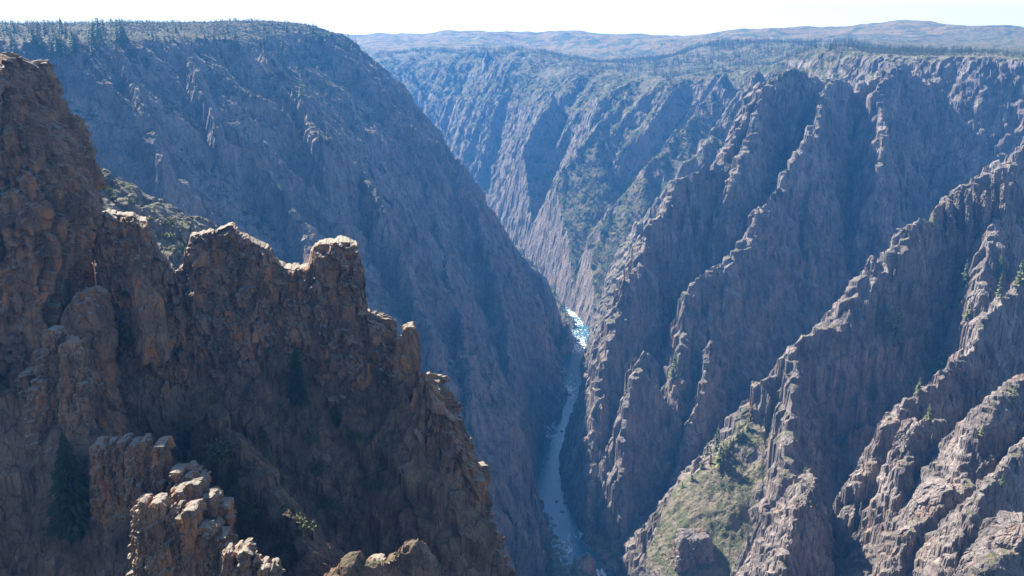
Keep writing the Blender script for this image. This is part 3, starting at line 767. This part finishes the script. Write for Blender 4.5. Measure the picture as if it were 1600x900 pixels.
rock_loft('rock_outcrop', T_([(136, 334), (150, 331), (180, 332), (204, 336), (230, 344), (240, 372), (256, 400), (268, 418), (282, 450)], 188, 195, 8), 22, M_BROWN, 'square brown outcrop with a sunlit flat top right of the tower', 'outcrop', seed=14, amp=1.0, jag=0.4)
rock_loft('rock_spire', T_([(205, 474), (209, 420), (213, 399), (219, 402), (225, 430), (238, 452), (256, 474)], 176, 177, 2.6), 12, M_BROWN, 'thin pointed rock spire standing in front of the square outcrop', 'rock spire', seed=15, amp=0.4, jag=0.3, res=0.25)
rock_mass('boulder', [(458, 118, 128), (470, 110, 138), (485, 98, 145), (505, 84, 152), (530, 78, 156), (560, 76, 158), (590, 80, 160)], 167, 9, 'large smooth brown boulder with one sunlit corner above the pillars', 'boulder', seed=16, amp=0.7, batter=0.05, block=(4, 4, 6), sq=0.6)
log('lofts')

def pillar_cluster(name, label, cat, specs, seed, w=(1.2, 2.8), group=None):
    """jointed pillars grown together. each spec: (px0, px1, py0, py1, distance, depth, height)"""
    rg = np.random.default_rng(seed); VV, QQ, nv = [], [], 0
    for px0, px1, py0, py1, D, depth, drop in specs:
        m_px = D / F_PX * 1.05; x = px0
        while x < px1 - 0.4 / m_px:
            wpx = min(rg.uniform(*w) / m_px, px1 - x)
            if px1 - x - wpx < 0.7 / m_px: wpx = px1 - x
            f = (x + wpx / 2 - px0) / (px1 - px0); py = py0 + (py1 - py0) * f
            dd = 0.0
            while dd < depth:
                ddp = rg.uniform(1.6, 3.4); t = py + rg.normal(0, 0.75) / m_px - 0.12 * dd / m_px * rg.uniform(-0.5, 1)
                ins = rg.uniform(0, 0.55) / m_px; hpx = drop / m_px
                v, q = mass_geo([(t, x + ins + 0.1 / m_px, x + wpx - ins), (t + 0.5 / m_px, x - 0.05 / m_px, x + wpx + 0.1 / m_px), (t + hpx * 0.4, x - 0.2 / m_px, x + wpx + 0.2 / m_px), (t + hpx, x - 0.5 / m_px, x + wpx + 0.4 / m_px)],
                                D + dd + rg.uniform(-0.5, 0.5), ddp + 0.5, 0.2, 0.03, (1.3, 1.3, rg.uniform(1.4, 2.8)), 0.40, seed * 50 + len(VV), 0.30, 2.0)
                VV.append(v); QQ.append(q + nv); nv += len(v); dd += ddp
            x += wpx
    V = np.vstack(VV)
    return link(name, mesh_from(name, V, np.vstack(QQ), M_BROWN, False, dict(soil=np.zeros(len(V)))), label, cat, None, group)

pillar_cluster('rock_pillar', 'slender group of jointed rock pillars below the smooth boulder', 'rock pillars', [(68, 96, 531, 529, 150, 4, 44), (94, 122, 541, 540, 149, 4, 44), (54, 69, 553, 552, 149, 2.5, 40), (28, 46, 585, 582, 151, 3, 36), (118, 136, 596, 600, 148, 3, 34), (40, 60, 612, 615, 147, 2.5, 30)], 21)
pillar_cluster('rock_pillar', 'blocky brown pillar with a broad sunlit broken top at the bottom', 'rock pillars', [(214, 285, 797, 800, 122, 6, 26), (283, 340, 804, 830, 121, 5, 26), (207, 226, 792, 794, 125, 4, 26), (334, 352, 838, 852, 122, 3, 22)], 22, w=(1.2, 2.3))
pillar_cluster('rock_pillar', 'stepped brown rock pillars with pale lit ledges behind the blocky pillar', 'rock pillars', [(142, 196, 694, 700, 140, 4, 34), (196, 223, 697, 699, 139, 3, 34), (200, 230, 706, 710, 137, 3, 30), (238, 256, 716, 720, 133, 2.2, 26), (262, 318, 737, 752, 131, 4, 26), (318, 338, 762, 774, 130, 3, 24), (268, 334, 760, 790, 127, 3, 24), (334, 358, 780, 790, 128, 2.5, 22)], 23, w=(1.3, 2.4))
pillar_cluster('rock_pillar', 'low rock steps with pale lit tops at the bottom edge', 'rock pillars', [(346, 400, 874, 884, 116, 4, 16), (398, 428, 886, 896, 115, 3, 14), (374, 388, 860, 862, 118, 1.6, 14)], 24, w=(1.0, 1.9))
pillar_cluster('rock_outcrop', 'low brown outcrop in deep shade at the bottom edge', 'outcrop', [(545, 600, 906, 896, 132, 6, 18), (600, 650, 892, 898, 134, 6, 18)], 26, w=(2.4, 4.0))
CR = dict(mat=M_CANYON, res=0.85, bottom=60.0)
def crag(label, sil, D, depth, seed, amp=2.2, block=(6, 6, 17), name='rock_spire', cat='rock spire', batter=0.10, group=None, res=0.85, sq=0.5):
    rock_mass(name, sil, D, depth, label, cat, res=res, batter=batter, block=block, amp=amp, seed=seed, sq=sq, bottom=70.0, mat=M_CANYON, group=group)
crag('sharp leaning tooth of rock on the crest of the middle right ridge', [(402, 1364, 1367), (425, 1359, 1370), (460, 1352, 1376), (500, 1346, 1382)], 742, 12, 201, 1.4)
crag('broad pale tower at the notch above the sharp tooth', [(358, 1418, 1424), (372, 1408, 1430), (395, 1398, 1436), (440, 1388, 1444)], 760, 18, 202, 2.0, name='rock_tower', cat='rock tower')
crag('small knob of rock beside the broad pale tower', [(360, 1440, 1446), (385, 1437, 1450), (420, 1432, 1454)], 768, 8, 203, 1.2)
crag('dark triangular spire where the great right wall meets the river slope', [(440, 972, 977), (470, 964, 986), (520, 955, 994), (580, 948, 1002)], 952, 20, 204, 2.4)
crag('slim pinnacle low on the big shaded right face', [(536, 1110, 1114), (565, 1102, 1119), (610, 1094, 1124), (650, 1086, 1128)], 884, 14, 205, 2.0)
crag('peaked rock rising between two dark gullies at the lower right', [(762, 1268, 1273), (785, 1258, 1282), (820, 1246, 1290), (870, 1232, 1294)], 488, 14, 206, 1.3, (4, 4, 10), res=0.5)
crag('summit tower with a rounded head on the great right wall', [(102, 1394, 1404), (118, 1380, 1416), (150, 1368, 1428), (200, 1358, 1438)], 1246, 34, 207, 3.2, (9, 9, 26), 'rock_tower', 'rock tower')
crag('summit tower left of the rounded head on the great right wall', [(112, 1234, 1248), (128, 1222, 1262), (165, 1212, 1272), (220, 1204, 1280)], 1182, 34, 208, 3.2, (9, 9, 26), 'rock_tower', 'rock tower')
crag('pointed crag at the head of the lit diagonal ledge on the great right wall', [(328, 1186, 1193), (350, 1178, 1202), (400, 1170, 1214), (460, 1160, 1222)], 1006, 22, 209, 2.6)
for k_, (x_, t_, b_, w_) in enumerate([(1487, 312, 400, 7), (1501, 300, 420, 8), (1516, 296, 430, 7), (1529, 288, 410, 8), (1543, 300, 452, 9), (1558, 268, 440, 10), (1572, 262, 420, 10)]):
    crag('tall lit rock column in the fluted row high on the right ridge', [(t_, x_ - 2, x_ + 2), (t_ + 8, x_ - w_ * 0.45, x_ + w_ * 0.5), (b_, x_ - w_ * 0.7, x_ + w_ * 0.7)], 776 - 3 * k_ + (k_ % 2) * 6, 8, 220 + k_, 1.2, (4, 4, 16), 'rock_column', 'rock column', 0.03, 'fluted columns on the right ridge', 0.7)
crag('thin upright fin with a pale lit edge above the dark gully', [(664, 1428, 1440), (690, 1412, 1444), (730, 1398, 1446), (800, 1384, 1448)], 500, 14, 230, 1.3, (4, 4, 12), 'rock_fin', 'rock fin', res=0.5)
crag('smooth shaded fin with a curved lit crest at the bottom right', [(768, 1478, 1494), (782, 1455, 1504), (815, 1432, 1520), (860, 1415, 1530), (905, 1400, 1536)], 428, 20, 231, 1.1, (6, 6, 14), 'rock_fin', 'rock fin', res=0.45)
crag('flat-topped block of rock at the foot of the grassy slope', [(842, 1066, 1108), (850, 1060, 1114), (880, 1056, 1117), (910, 1052, 1120)], 622, 16, 232, 1.2, (4, 4, 9), 'rock_outcrop', 'outcrop', res=0.5, sq=0.35)
crag('pale rock shoulder in the bottom right corner', [(838, 1592, 1640), (852, 1568, 1660), (875, 1545, 1680), (905, 1522, 1700)], 328, 20, 233, 1.2, (5, 5, 8), 'rock_outcrop', 'outcrop', res=0.45)
log('pillars')

# ------------------------------------------------------------------ trees and bushes
def leaf_material(name, c0, c1):
    m, nt, b = new_mat(name); N = NT(nt)
    pos = N.n('ShaderNodeNewGeometry').outputs['Position']
    oi = N.n('ShaderNodeObjectInfo').outputs['Random']
    f = N.math('ADD', N.math('MULTIPLY', N.noise(pos, 0.9, 3), 0.7), N.math('MULTIPLY', oi, 0.35))
    nt.links.new(N.ramp(f, (0.3, c0), (0.75, c1)), b.inputs['Base Color'])
    b.inputs['Roughness'].default_value = 0.7
    return m
M_PINE = leaf_material('pine_needles', (0.05, 0.075, 0.028), (0.16, 0.17, 0.06))
M_WOOD = leaf_material('wood_needles', (0.014, 0.026, 0.009), (0.055, 0.065, 0.022))
M_FIR = leaf_material('fir_needles', (0.014, 0.026, 0.01), (0.045, 0.06, 0.022))
M_DEAD = leaf_material('dry_needles', (0.10, 0.045, 0.03), (0.17, 0.085, 0.05))
M_BUSH = leaf_material('bush_leaves', (0.05, 0.065, 0.025), (0.14, 0.14, 0.05))
M_LIME = leaf_material('lime_leaves', (0.10, 0.12, 0.03), (0.20, 0.21, 0.06))
M_BARK, nt, b = new_mat('bark'); b.inputs['Base Color'].default_value = (0.07, 0.05, 0.038, 1)

def trunk_geo(r, h, n=6):
    Vs, Qs = [], []
    for k, (zz, rr) in enumerate(((-0.06, 1.25), (0.04, 1.0), (0.5, 0.6), (h, 0.08))):
        for i in range(n):
            a = i / n * 2 * math.pi; Vs.append((math.cos(a) * r * rr, math.sin(a) * r * rr, zz))
    for k in range(3):
        for i in range(n):
            Qs.append((k * n + i, k * n + (i + 1) % n, (k + 1) * n + (i + 1) % n, (k + 1) * n + i))
    return Vs, Qs

def crown_geo(seed, levels, per, width, base=0.10, sub=1, droop=0.35):
    """whorls of drooping boughs, each a spray of small faces; unit height"""
    rg = np.random.default_rng(seed); Vs, Fs = [], []
    lean = rg.normal(0, 0.012, 2)
    for l in range(levels):
        f = l / (levels - 1); zz = base + (1 - base) * f
        rad = width * (1 - f) ** 0.8 * rg.uniform(0.72, 1.12) + 0.012
        for k in range(per if f < 0.85 else max(3, per // 2)):
            if rg.random() < 0.12: continue
            a = rg.uniform(0, 2 * math.pi); L = rad * rg.uniform(0.6, 1.15)
            for q in range(sub):
                aa = a + (q - (sub - 1) / 2) * 0.35 * (sub > 1) + rg.normal(0, 0.05)
                l0 = L * (0.12 if q == 0 or sub == 1 else rg.uniform(0.2, 0.5)); l1 = L * rg.uniform(0.85, 1.05)
                w = max(0.018, L * rg.uniform(0.20, 0.34) / (0.6 + 0.4 * sub)); dz = -droop * L * rg.uniform(0.6, 1.4) + 0.02
                c, s_ = math.cos(aa), math.sin(aa); b0 = len(Vs)
                m_ = 0.5 * (l0 + l1); tz = rg.normal(0, 0.012)
                for (l_, o_, z_) in ((l0, 0, 0.012), (m_, -w, dz * 0.55 - 0.012 + tz), (l1, 0, dz), (m_, w, dz * 0.55 - 0.012 - tz), (m_, 0, dz * 0.4 + 0.02)):
                    Vs.append((c * l_ - s_ * o_ + lean[0] * f, s_ * l_ + c * o_ + lean[1] * f, zz + z_))
                Fs += [(b0, b0 + 1, b0 + 4), (b0 + 1, b0 + 2, b0 + 4), (b0 + 2, b0 + 3, b0 + 4), (b0 + 3, b0, b0 + 4)]
    return Vs, Fs

def py_mesh(name, Vs, Fs, mat):
    me = bpy.data.meshes.new(name); me.from_pydata([tuple(v) for v in Vs], [], [tuple(f) for f in Fs]); me.update(); me.materials.append(mat); return me

PINES = []
for k in range(5):
    v, f = crown_geo(100 + k, 16, 9, (0.17, 0.14, 0.20, 0.15, 0.18)[k]); tv, tf = trunk_geo(0.022, 0.85)
    PINES.append((py_mesh('crown', v, f, M_PINE), py_mesh('trunk', tv, tf, M_BARK), v, f))
DEADS = [(py_mesh('crown', PINES[1][2], PINES[1][3], M_DEAD), PINES[1][1])]
BIGS = []
for k in range(3):
    v, f = crown_geo(200 + k, 34, 13, (0.20, 0.23, 0.19)[k], base=(0.05, 0.16, 0.06)[k], sub=3); tv, tf = trunk_geo(0.02, 0.92, 8)
    BIGS.append((py_mesh('crown', v, f, M_FIR), py_mesh('trunk', tv, tf, M_BARK)))

def bush_geo(seed, n, leaf):
    rg = np.random.default_rng(seed); Vs, Fs = [], []
    cl = rg.normal(0, 1, (7, 3)); cl /= np.linalg.norm(cl, axis=1)[:, None]; cl *= rg.uniform(0.15, 0.5, (7, 1)); cl[:, 2] = np.abs(cl[:, 2]) * 0.9 + 0.25
    for k in range(n):
        c = cl[rg.integers(7)]; d = rg.normal(0, 1, 3); d /= np.linalg.norm(d); p = c + d * rg.uniform(0.12, 0.36)
        a, b_ = rg.normal(0, 1, 3), rg.normal(0, 1, 3); a *= leaf / np.linalg.norm(a); b_ *= leaf / np.linalg.norm(b_); i = len(Vs)
        Vs += [p - a, p + b_ * 0.6, p + a, p - b_ * 0.6]; Fs.append((i, i + 1, i + 2, i + 3))
    return Vs, Fs
BUSHV = [bush_geo(300 + k, 90, 0.13) for k in range(4)]
BUSHES = [py_mesh('foliage', v, f, M_BUSH) for v, f in BUSHV]
LIMES = [py_mesh('foliage', v, f, M_LIME) for v, f in BUSHV[:2]]
BIGBUSH = [bush_geo(320 + k, 420, 0.065) for k in range(2)]
BIGB = [py_mesh('foliage', v, f, M_BUSH) for v, f in BIGBUSH]; BIGL = [py_mesh('foliage', v, f, M_LIME) for v, f in BIGBUSH]
tv, tf = [], []
for k in range(5):
    v, f = trunk_geo(0.03, 0.55, 5); a = k * 1.3; o = len(tv)
    tv += [(x + z_ * 0.55 * math.cos(a), y + z_ * 0.55 * math.sin(a), z_) for x, y, z_ in v]; tf += [tuple(i + o for i in q_) for q_ in f]
STEMS = py_mesh('stem', tv, tf, M_BARK)
NT_ = [0]
def tree(kind, P, h, label, group=None, variant=None, parts=True, wide=1.35, cat='tree'):
    NT_[0] += 1; k = NT_[0] if variant is None else variant
    lib = {'pine': PINES, 'dead': DEADS, 'big': BIGS}[kind]; cr, tr = lib[k % len(lib)][:2]
    name = 'dead_pine' if kind == 'dead' else 'pine_tree'
    root = bpy.data.objects.new(name, None); root.empty_display_size = 0.5; COL.objects.link(root)
    root.location = P; root.scale = (h * wide, h * wide, h); root.rotation_euler = (0, 0, k * 2.399)
    tag(root, label, cat, None, group)
    for nm, me in (('crown', cr), ('trunk', tr)):
        o = bpy.data.objects.new(nm, me); COL.objects.link(o); o.parent = root
    return root
def bush(lib, P, r, label, group=None):
    NT_[0] += 1; k = NT_[0]
    root = bpy.data.objects.new('bush', None); COL.objects.link(root); root.location = P; root.scale = (r * 1.6, r * 1.6, r * 1.5); root.rotation_euler = (0, 0, k * 1.7)
    tag(root, label, 'bush', None, group)
    for nm, me in (('foliage', lib[k % len(lib)]), ('stem', STEMS)):
        o = bpy.data.objects.new(nm, me); COL.objects.link(o); o.parent = root
    return root

land = lambda X, Y: height(X, Y, 1.0)[0]
def stand(pts, fn, d0, d1, step):
    """where trees seen at these sights stand: (x, y, z, metres per sight unit)"""
    D = sight_hit([(p[0], p[1]) for p in pts], fn, d0, d1, step); out = []
    for p, d in zip(pts, D):
        if d != d: out.append(None); continue
        x, y, z_ = at(p[0], p[1], d + 0.8)
        out.append(((x, y, z_ - 0.3), math.sqrt(d * d + z_ * z_ + x * x) / F_PX))
    return out

def plant(pts, label, group, fn=land, d0=330, d1=1500, step=2.0, kind='pine'):
    for p, r in zip(pts, stand(pts, fn, d0, d1, step)):
        if r: tree(kind, r[0], max(2.0, 1.2 * p[2] * r[1]), label, group)

plant([(1398, 536, 60)], 'tallest conifer below the sharp tooth of the middle right ridge', None)
plant([(1469, 580, 44)], 'bushy conifer on the lit ledge above the pale rubble', None)
plant([(1052, 594, 42)], 'lone conifer on a pale knob at the foot of the big shaded face', None)
plant([(1173, 655, 28)], 'rusty red dead pine beside the lit green ridge', None, kind='dead')
plant([(1110, 725, 18)], 'small rusty dead pine among the green pines', None, kind='dead')
plant([(1119, 704, 36), (1125, 726, 38), (1152, 690, 28), (1096, 733, 15), (1160, 684, 16), (1104, 712, 22), (1133, 712, 24), (1140, 700, 18), (1080, 752, 16), (1066, 764, 12), (1168, 672, 20)], 'dark green pine on the shaded edge of the grassy slope', 'pines along the grassy slope')
plant([(1047, 742, 22), (1070, 627, 18), (1064, 640, 12), (1046, 610, 12)], 'small conifer on the shaded face above the grassy slope', 'conifers on the big shaded face')
plant([(1369, 507, 26), (1381, 486, 20), (1384, 512, 26), (1444, 549, 28), (1472, 503, 16), (1488, 503, 12), (1357, 560, 14), (1439, 451, 14), (1416, 560, 14), (1301, 549, 14), (1432, 575, 14), (1400, 600, 12)], 'small green conifer on the shaded flank of the middle right ridge', 'conifers on the middle right ridge')
plant([(1507, 451, 36), (1512, 500, 26), (1560, 430, 26), (1561, 465, 28), (1593, 447, 32), (1458, 353, 20), (1575, 440, 20), (1500, 470, 20), (1546, 470, 16)], 'green conifer below the fluted columns of the right ridge', 'conifers under the fluted columns')
plant([(1450, 662, 26), (1455, 693, 14), (1435, 613, 20), (1526, 610, 18), (1582, 630, 24), (1533, 680, 15), (1565, 760, 18), (1597, 902, 24), (1432, 690, 10), (1518, 625, 12)], 'conifer among the pale broken rock at the lower right', 'conifers on the broken rock')
plant([(1091, 342, 14), (1120, 340, 16), (1211, 316, 12), (1278, 298, 12), (1307, 300, 10), (1088, 366, 12), (1110, 352, 12), (1136, 350, 10), (1240, 390, 10), (1180, 400, 10)], 'tiny conifer on a ledge of the great right buttress', 'conifers on the great buttress')
plant([(441, 154, 18), (458, 147, 14), (471, 154, 22), (486, 130, 14), (500, 122, 12), (444, 182, 16), (453, 200, 14), (456, 229, 24), (483, 213, 10), (493, 210, 12), (500, 217, 16), (513, 227, 25), (336, 192, 12), (348, 203, 15), (334, 210, 12), (355, 219, 16), (371, 215, 12),
       (388, 217, 10), (308, 185, 12), (395, 252, 12), (142, 175, 9), (294, 130, 10), (259, 98, 9), (346, 91, 14), (387, 84, 16), (371, 77, 14), (520, 235, 10), (540, 245, 8), (440, 245, 10), (478, 145, 14), (430, 140, 12)], 'small conifer on a ledge of the shaded blue wall', 'conifers on ledges of the shaded wall')
rg = np.random.default_rng(5)
rim = [(rg.uniform(10, 225), rg.uniform(52, 92), rg.uniform(14, 27)) for _ in range(58)] + [(rg.uniform(415, 560), rg.uniform(46, 125), rg.uniform(9, 16)) for _ in range(62)] + [(rg.uniform(225, 420), rg.uniform(46, 80), rg.uniform(8, 14)) for _ in range(34)]
plant(rim, 'dark conifer on the near left rim above the shaded wall', 'conifers along the near rim', d0=450)
plant([(rg.uniform(1195, 1265), rg.uniform(112, 165), rg.uniform(8, 13)) for _ in range(24)], 'dark conifer on the top of the great right buttress', 'conifers on top of the great buttress', d0=900)
plant([(818, 856, 22), (860, 892, 30), (897, 905, 36), (806, 845, 12), (850, 880, 14)], 'pine on the rubble bank beside the brown buttress', 'pines on the rubble bank', d0=500, d1=1000)
log('pines')

fgland = lambda X, Y: fg_height(X, Y)
def plant_near(pts, fn=fgland, d0=95, d1=235): return stand(pts, fn, d0, d1, 0.5)
for (px, py, h, k, wd, lb) in [(467, 628, 94, 0, 1.0, 'dark green fir standing against the foot of the long brown fin'), (122, 838, 150, 1, 1.15, 'large dark fir in deep shade between the rock pillars'), (527, 668, 48, 2, 1.0, 'small dark fir on the shaded slope right of the taller fir')]:
    r = plant_near([(px, py)])[0]
    if r: tree('big', r[0], h * r[1], lb, None, k, wide=wd)
    else: log('no ground for', px, py)
for p in [(188, 474, 30), (204, 503, 30)]:
    r = plant_near([p], d0=150)[0]
    if r: bush(BIGL, r[0], p[2] * r[1], ('sunlit yellow green bush left of the thin rock spire', 'sunlit yellow bush at the foot of the thin rock spire')[p[1] > 490])
    else: log('no ground for', p)
dk = [(345, 715, 34), (500, 745, 30), (597, 770, 26), (395, 800, 26), (485, 690, 20), (380, 770, 18), (440, 760, 22), (470, 830, 26), (420, 720, 18), (290, 610, 18), (165, 500, 26), (150, 470, 24), (20, 400, 26), (40, 520, 20), (560, 690, 20), (520, 800, 22), (330, 650, 16), (250, 560, 16)]
for p, r in zip(dk, plant_near(dk)):
    if r: bush(BIGB, r[0], p[2] * r[1] * 0.8, 'dark green bush on the shaded brown slope', 'bushes on the shaded brown slope')
rg = np.random.default_rng(9)
lt_ = [(x, 258 + (x - 140) * 0.62 + rg.uniform(6, 75), rg.uniform(6, 13)) for x in rg.uniform(142, 300, 60)]
for p, r in zip(lt_, plant_near(lt_, d0=240, d1=420)):
    if r: bush(LIMES if rg.random() < 0.35 else BUSHES, r[0], p[2] * r[1] * 0.8, 'green bush on the sunlit slope behind the tower', 'bushes on the sunlit slope')

def scatter(name, label, cat, n, region, size, seed, fn=land, smax=1.0, lib=None, mat=None, tall=1.0, sink=0.2, clump=-0.15):
    """dense low growth nobody could count: one mesh"""
    rg = np.random.default_rng(seed); x0, x1, y0, y1 = region
    x = rg.uniform(x0, x1, n).astype(np.float32); y = rg.uniform(y0, y1, n).astype(np.float32)
    m = np.abs(x) < y * 0.64 + 30; x, y = x[m], y[m]
    cl = fbm2(x / 60, y / 60, seed, 3) + 0.25 * rg.normal(0, 1, len(x)); m = cl > clump; x, y = x[m], y[m]
    z_ = fn(x, y); e = 3.0; g = np.hypot(fn(x + e, y) - fn(x - e, y), fn(x, y + e) - fn(x, y - e)) / (2 * e)
    m = (g < smax) & (z_ > FLOOR + 0.5); x, y, z_ = x[m], y[m], z_[m]
    VV, QQ = [], []; nv = 0
    for k in range(len(x)):
        v, f = lib[k % len(lib)]; h = size[0] + (size[1] - size[0]) * rg.random() ** 1.6; a = rg.uniform(0, 6.28); c, s_ = math.cos(a), math.sin(a)
        w_ = h * (1 if tall > 1 else 1.25)
        VV.append(np.stack([(v[:, 0] * c - v[:, 1] * s_) * w_ + x[k], (v[:, 0] * s_ + v[:, 1] * c) * w_ + y[k], v[:, 2] * h + z_[k] - sink * (h if tall <= 1 else 1)], 1)); QQ.append(f + nv); nv += len(v)
    if not VV: return
    me = mesh_from(name, np.concatenate(VV), np.concatenate(QQ), mat)
    link(name, me, label, cat, 'stuff'); log(name, len(x))
SB = []
for k in range(4):
    v, f = bush_geo(400 + k, 22, 0.27); SB.append((np.array(v), np.array(f)))
SP_ = []
for k in range(4):
    v, f = crown_geo(500 + k, 8, 6, 0.26); SP_.append((np.array(v), np.array(f)))
scatter('shrubs', 'low green and brown shrubs covering the near left rim', 'shrubs', 14000, (-560, -180, 600, 1330), (0.8, 2.2), 31, smax=1.1, lib=SB, mat=M_BUSH)
scatter('forest', 'dark conifer wood along the edge of the near left plateau', 'forest', 16000, (-560, -190, 600, 1330), (2, 8), 37, smax=1.6, lib=SP_, mat=M_WOOD, tall=2, clump=0.0)
scatter('shrubs', 'green shrubs on the lit bank where the river bends', 'shrubs', 1500, (60, 330, 1250, 1700), (1.0, 2.6), 32, smax=1.4, lib=SB, mat=M_BUSH)
scatter('forest', 'dark conifer forest on the slopes of the far canyon wall', 'forest', 34000, (-420, 760, 1400, 2600), (6, 15), 33, smax=2.6, lib=SP_, mat=M_WOOD, tall=2)
scatter('forest', 'scattered conifers on the right canyon rim behind the great buttress', 'forest', 5000, (330, 1000, 1130, 1600), (6, 11), 34, smax=1.3, lib=SP_, mat=M_WOOD, tall=2)
scatter('shrubs', 'shrubs dotting the plateau above the far canyon wall', 'shrubs', 9000, (-600, 1500, 1450, 2650), (1.0, 2.4), 35, smax=0.6, lib=SB, mat=M_BUSH)
scatter('shrubs', 'pale green scrub covering the grassy slope', 'shrubs', 5200, (55, 215, 585, 725), (0.35, 1.3), 38, smax=1.5, lib=SB, mat=M_BUSH, clump=-0.2)
scatter('shrubs', 'green shrubs on the grassy ridge and ledges at the lower right', 'shrubs', 2600, (60, 420, 420, 800), (0.5, 1.3), 36, smax=1.6, lib=SB, mat=M_BUSH)

BV = []
for k in range(4):
    rg = np.random.default_rng(700 + k); bm_ = []
    import bmesh
    bmm = bmesh.new(); bmesh.ops.create_icosphere(bmm, subdivisions=2, radius=1.0)
    pts = np.array([v.co[:] for v in bmm.verts]); _, _, c_, t_ = worley3(pts[:, 0] * 1.1 + k * 7, pts[:, 1] * 1.1, pts[:, 2] * 1.1, 5, True)
    for v, q, w_ in zip(bmm.verts, c_, t_): v.co *= 0.85 + 0.3 * q + 0.25 * w_; v.co.z *= 0.75
    me = bpy.data.meshes.new('boulder'); bmm.to_mesh(me); bmm.free()
    me.attributes.new('soil', 'FLOAT', 'POINT'); me.materials.append(M_CANYON); BV.append(me)
rg = np.random.default_rng(77)
for k in range(110):
    i = int(rg.integers(12, len(RP) - 40)); sd = rg.choice([-1, 1]); o_ = rg.uniform(6, 17) if rg.random() < 0.75 else rg.uniform(0, 6)
    x, y = RP[i] + nrm[i] * sd * o_
    if not 620 < y < 1560: continue
    zt = float(height(np.array([x]), np.array([y]))[0][0]); r_ = rg.uniform(0.8, 2.6)
    o = link('boulder', BV[k % 4], 'grey boulder lying at the edge of the river', 'boulder', None, 'boulders along the river', loc=(x, y, max(zt, FLOOR - 0.5) + 0.1 * r_))
    o.scale = (r_, r_ * rg.uniform(0.7, 1.2), r_); o.rotation_euler = (0, 0, rg.uniform(0, 6))

# ------------------------------------------------------------------ air
hm = bpy.data.materials.new('canyon_air'); hm.use_nodes = True
nt = hm.node_tree; nt.nodes.clear()
pv = nt.nodes.new('ShaderNodeVolumePrincipled')
pv.inputs['Color'].default_value = (0.08, 0.39, 1.0, 1)
pv.inputs['Density'].default_value = 0.000135
pv.inputs['Anisotropy'].default_value = 0.35
out = nt.nodes.new('ShaderNodeOutputMaterial')
nt.links.new(pv.outputs[0], out.inputs['Volume'])
hx0, hx1, hy0, hy1, hz0, hz1 = -3000, 3200, -400, 4200, -520, 90
V = np.array([(x, y, z_) for z_ in (hz0, hz1) for y in (hy0, hy1) for x in (hx0, hx1)], float)
Q = np.array([(0, 2, 3, 1), (4, 5, 7, 6), (0, 1, 5, 4), (2, 6, 7, 3), (0, 4, 6, 2), (1, 3, 7, 5)])
ho = link('haze', mesh_from('haze', V, Q, hm), 'thin blue air filling the whole canyon', 'haze', 'stuff')

log('done', len(SC.objects))
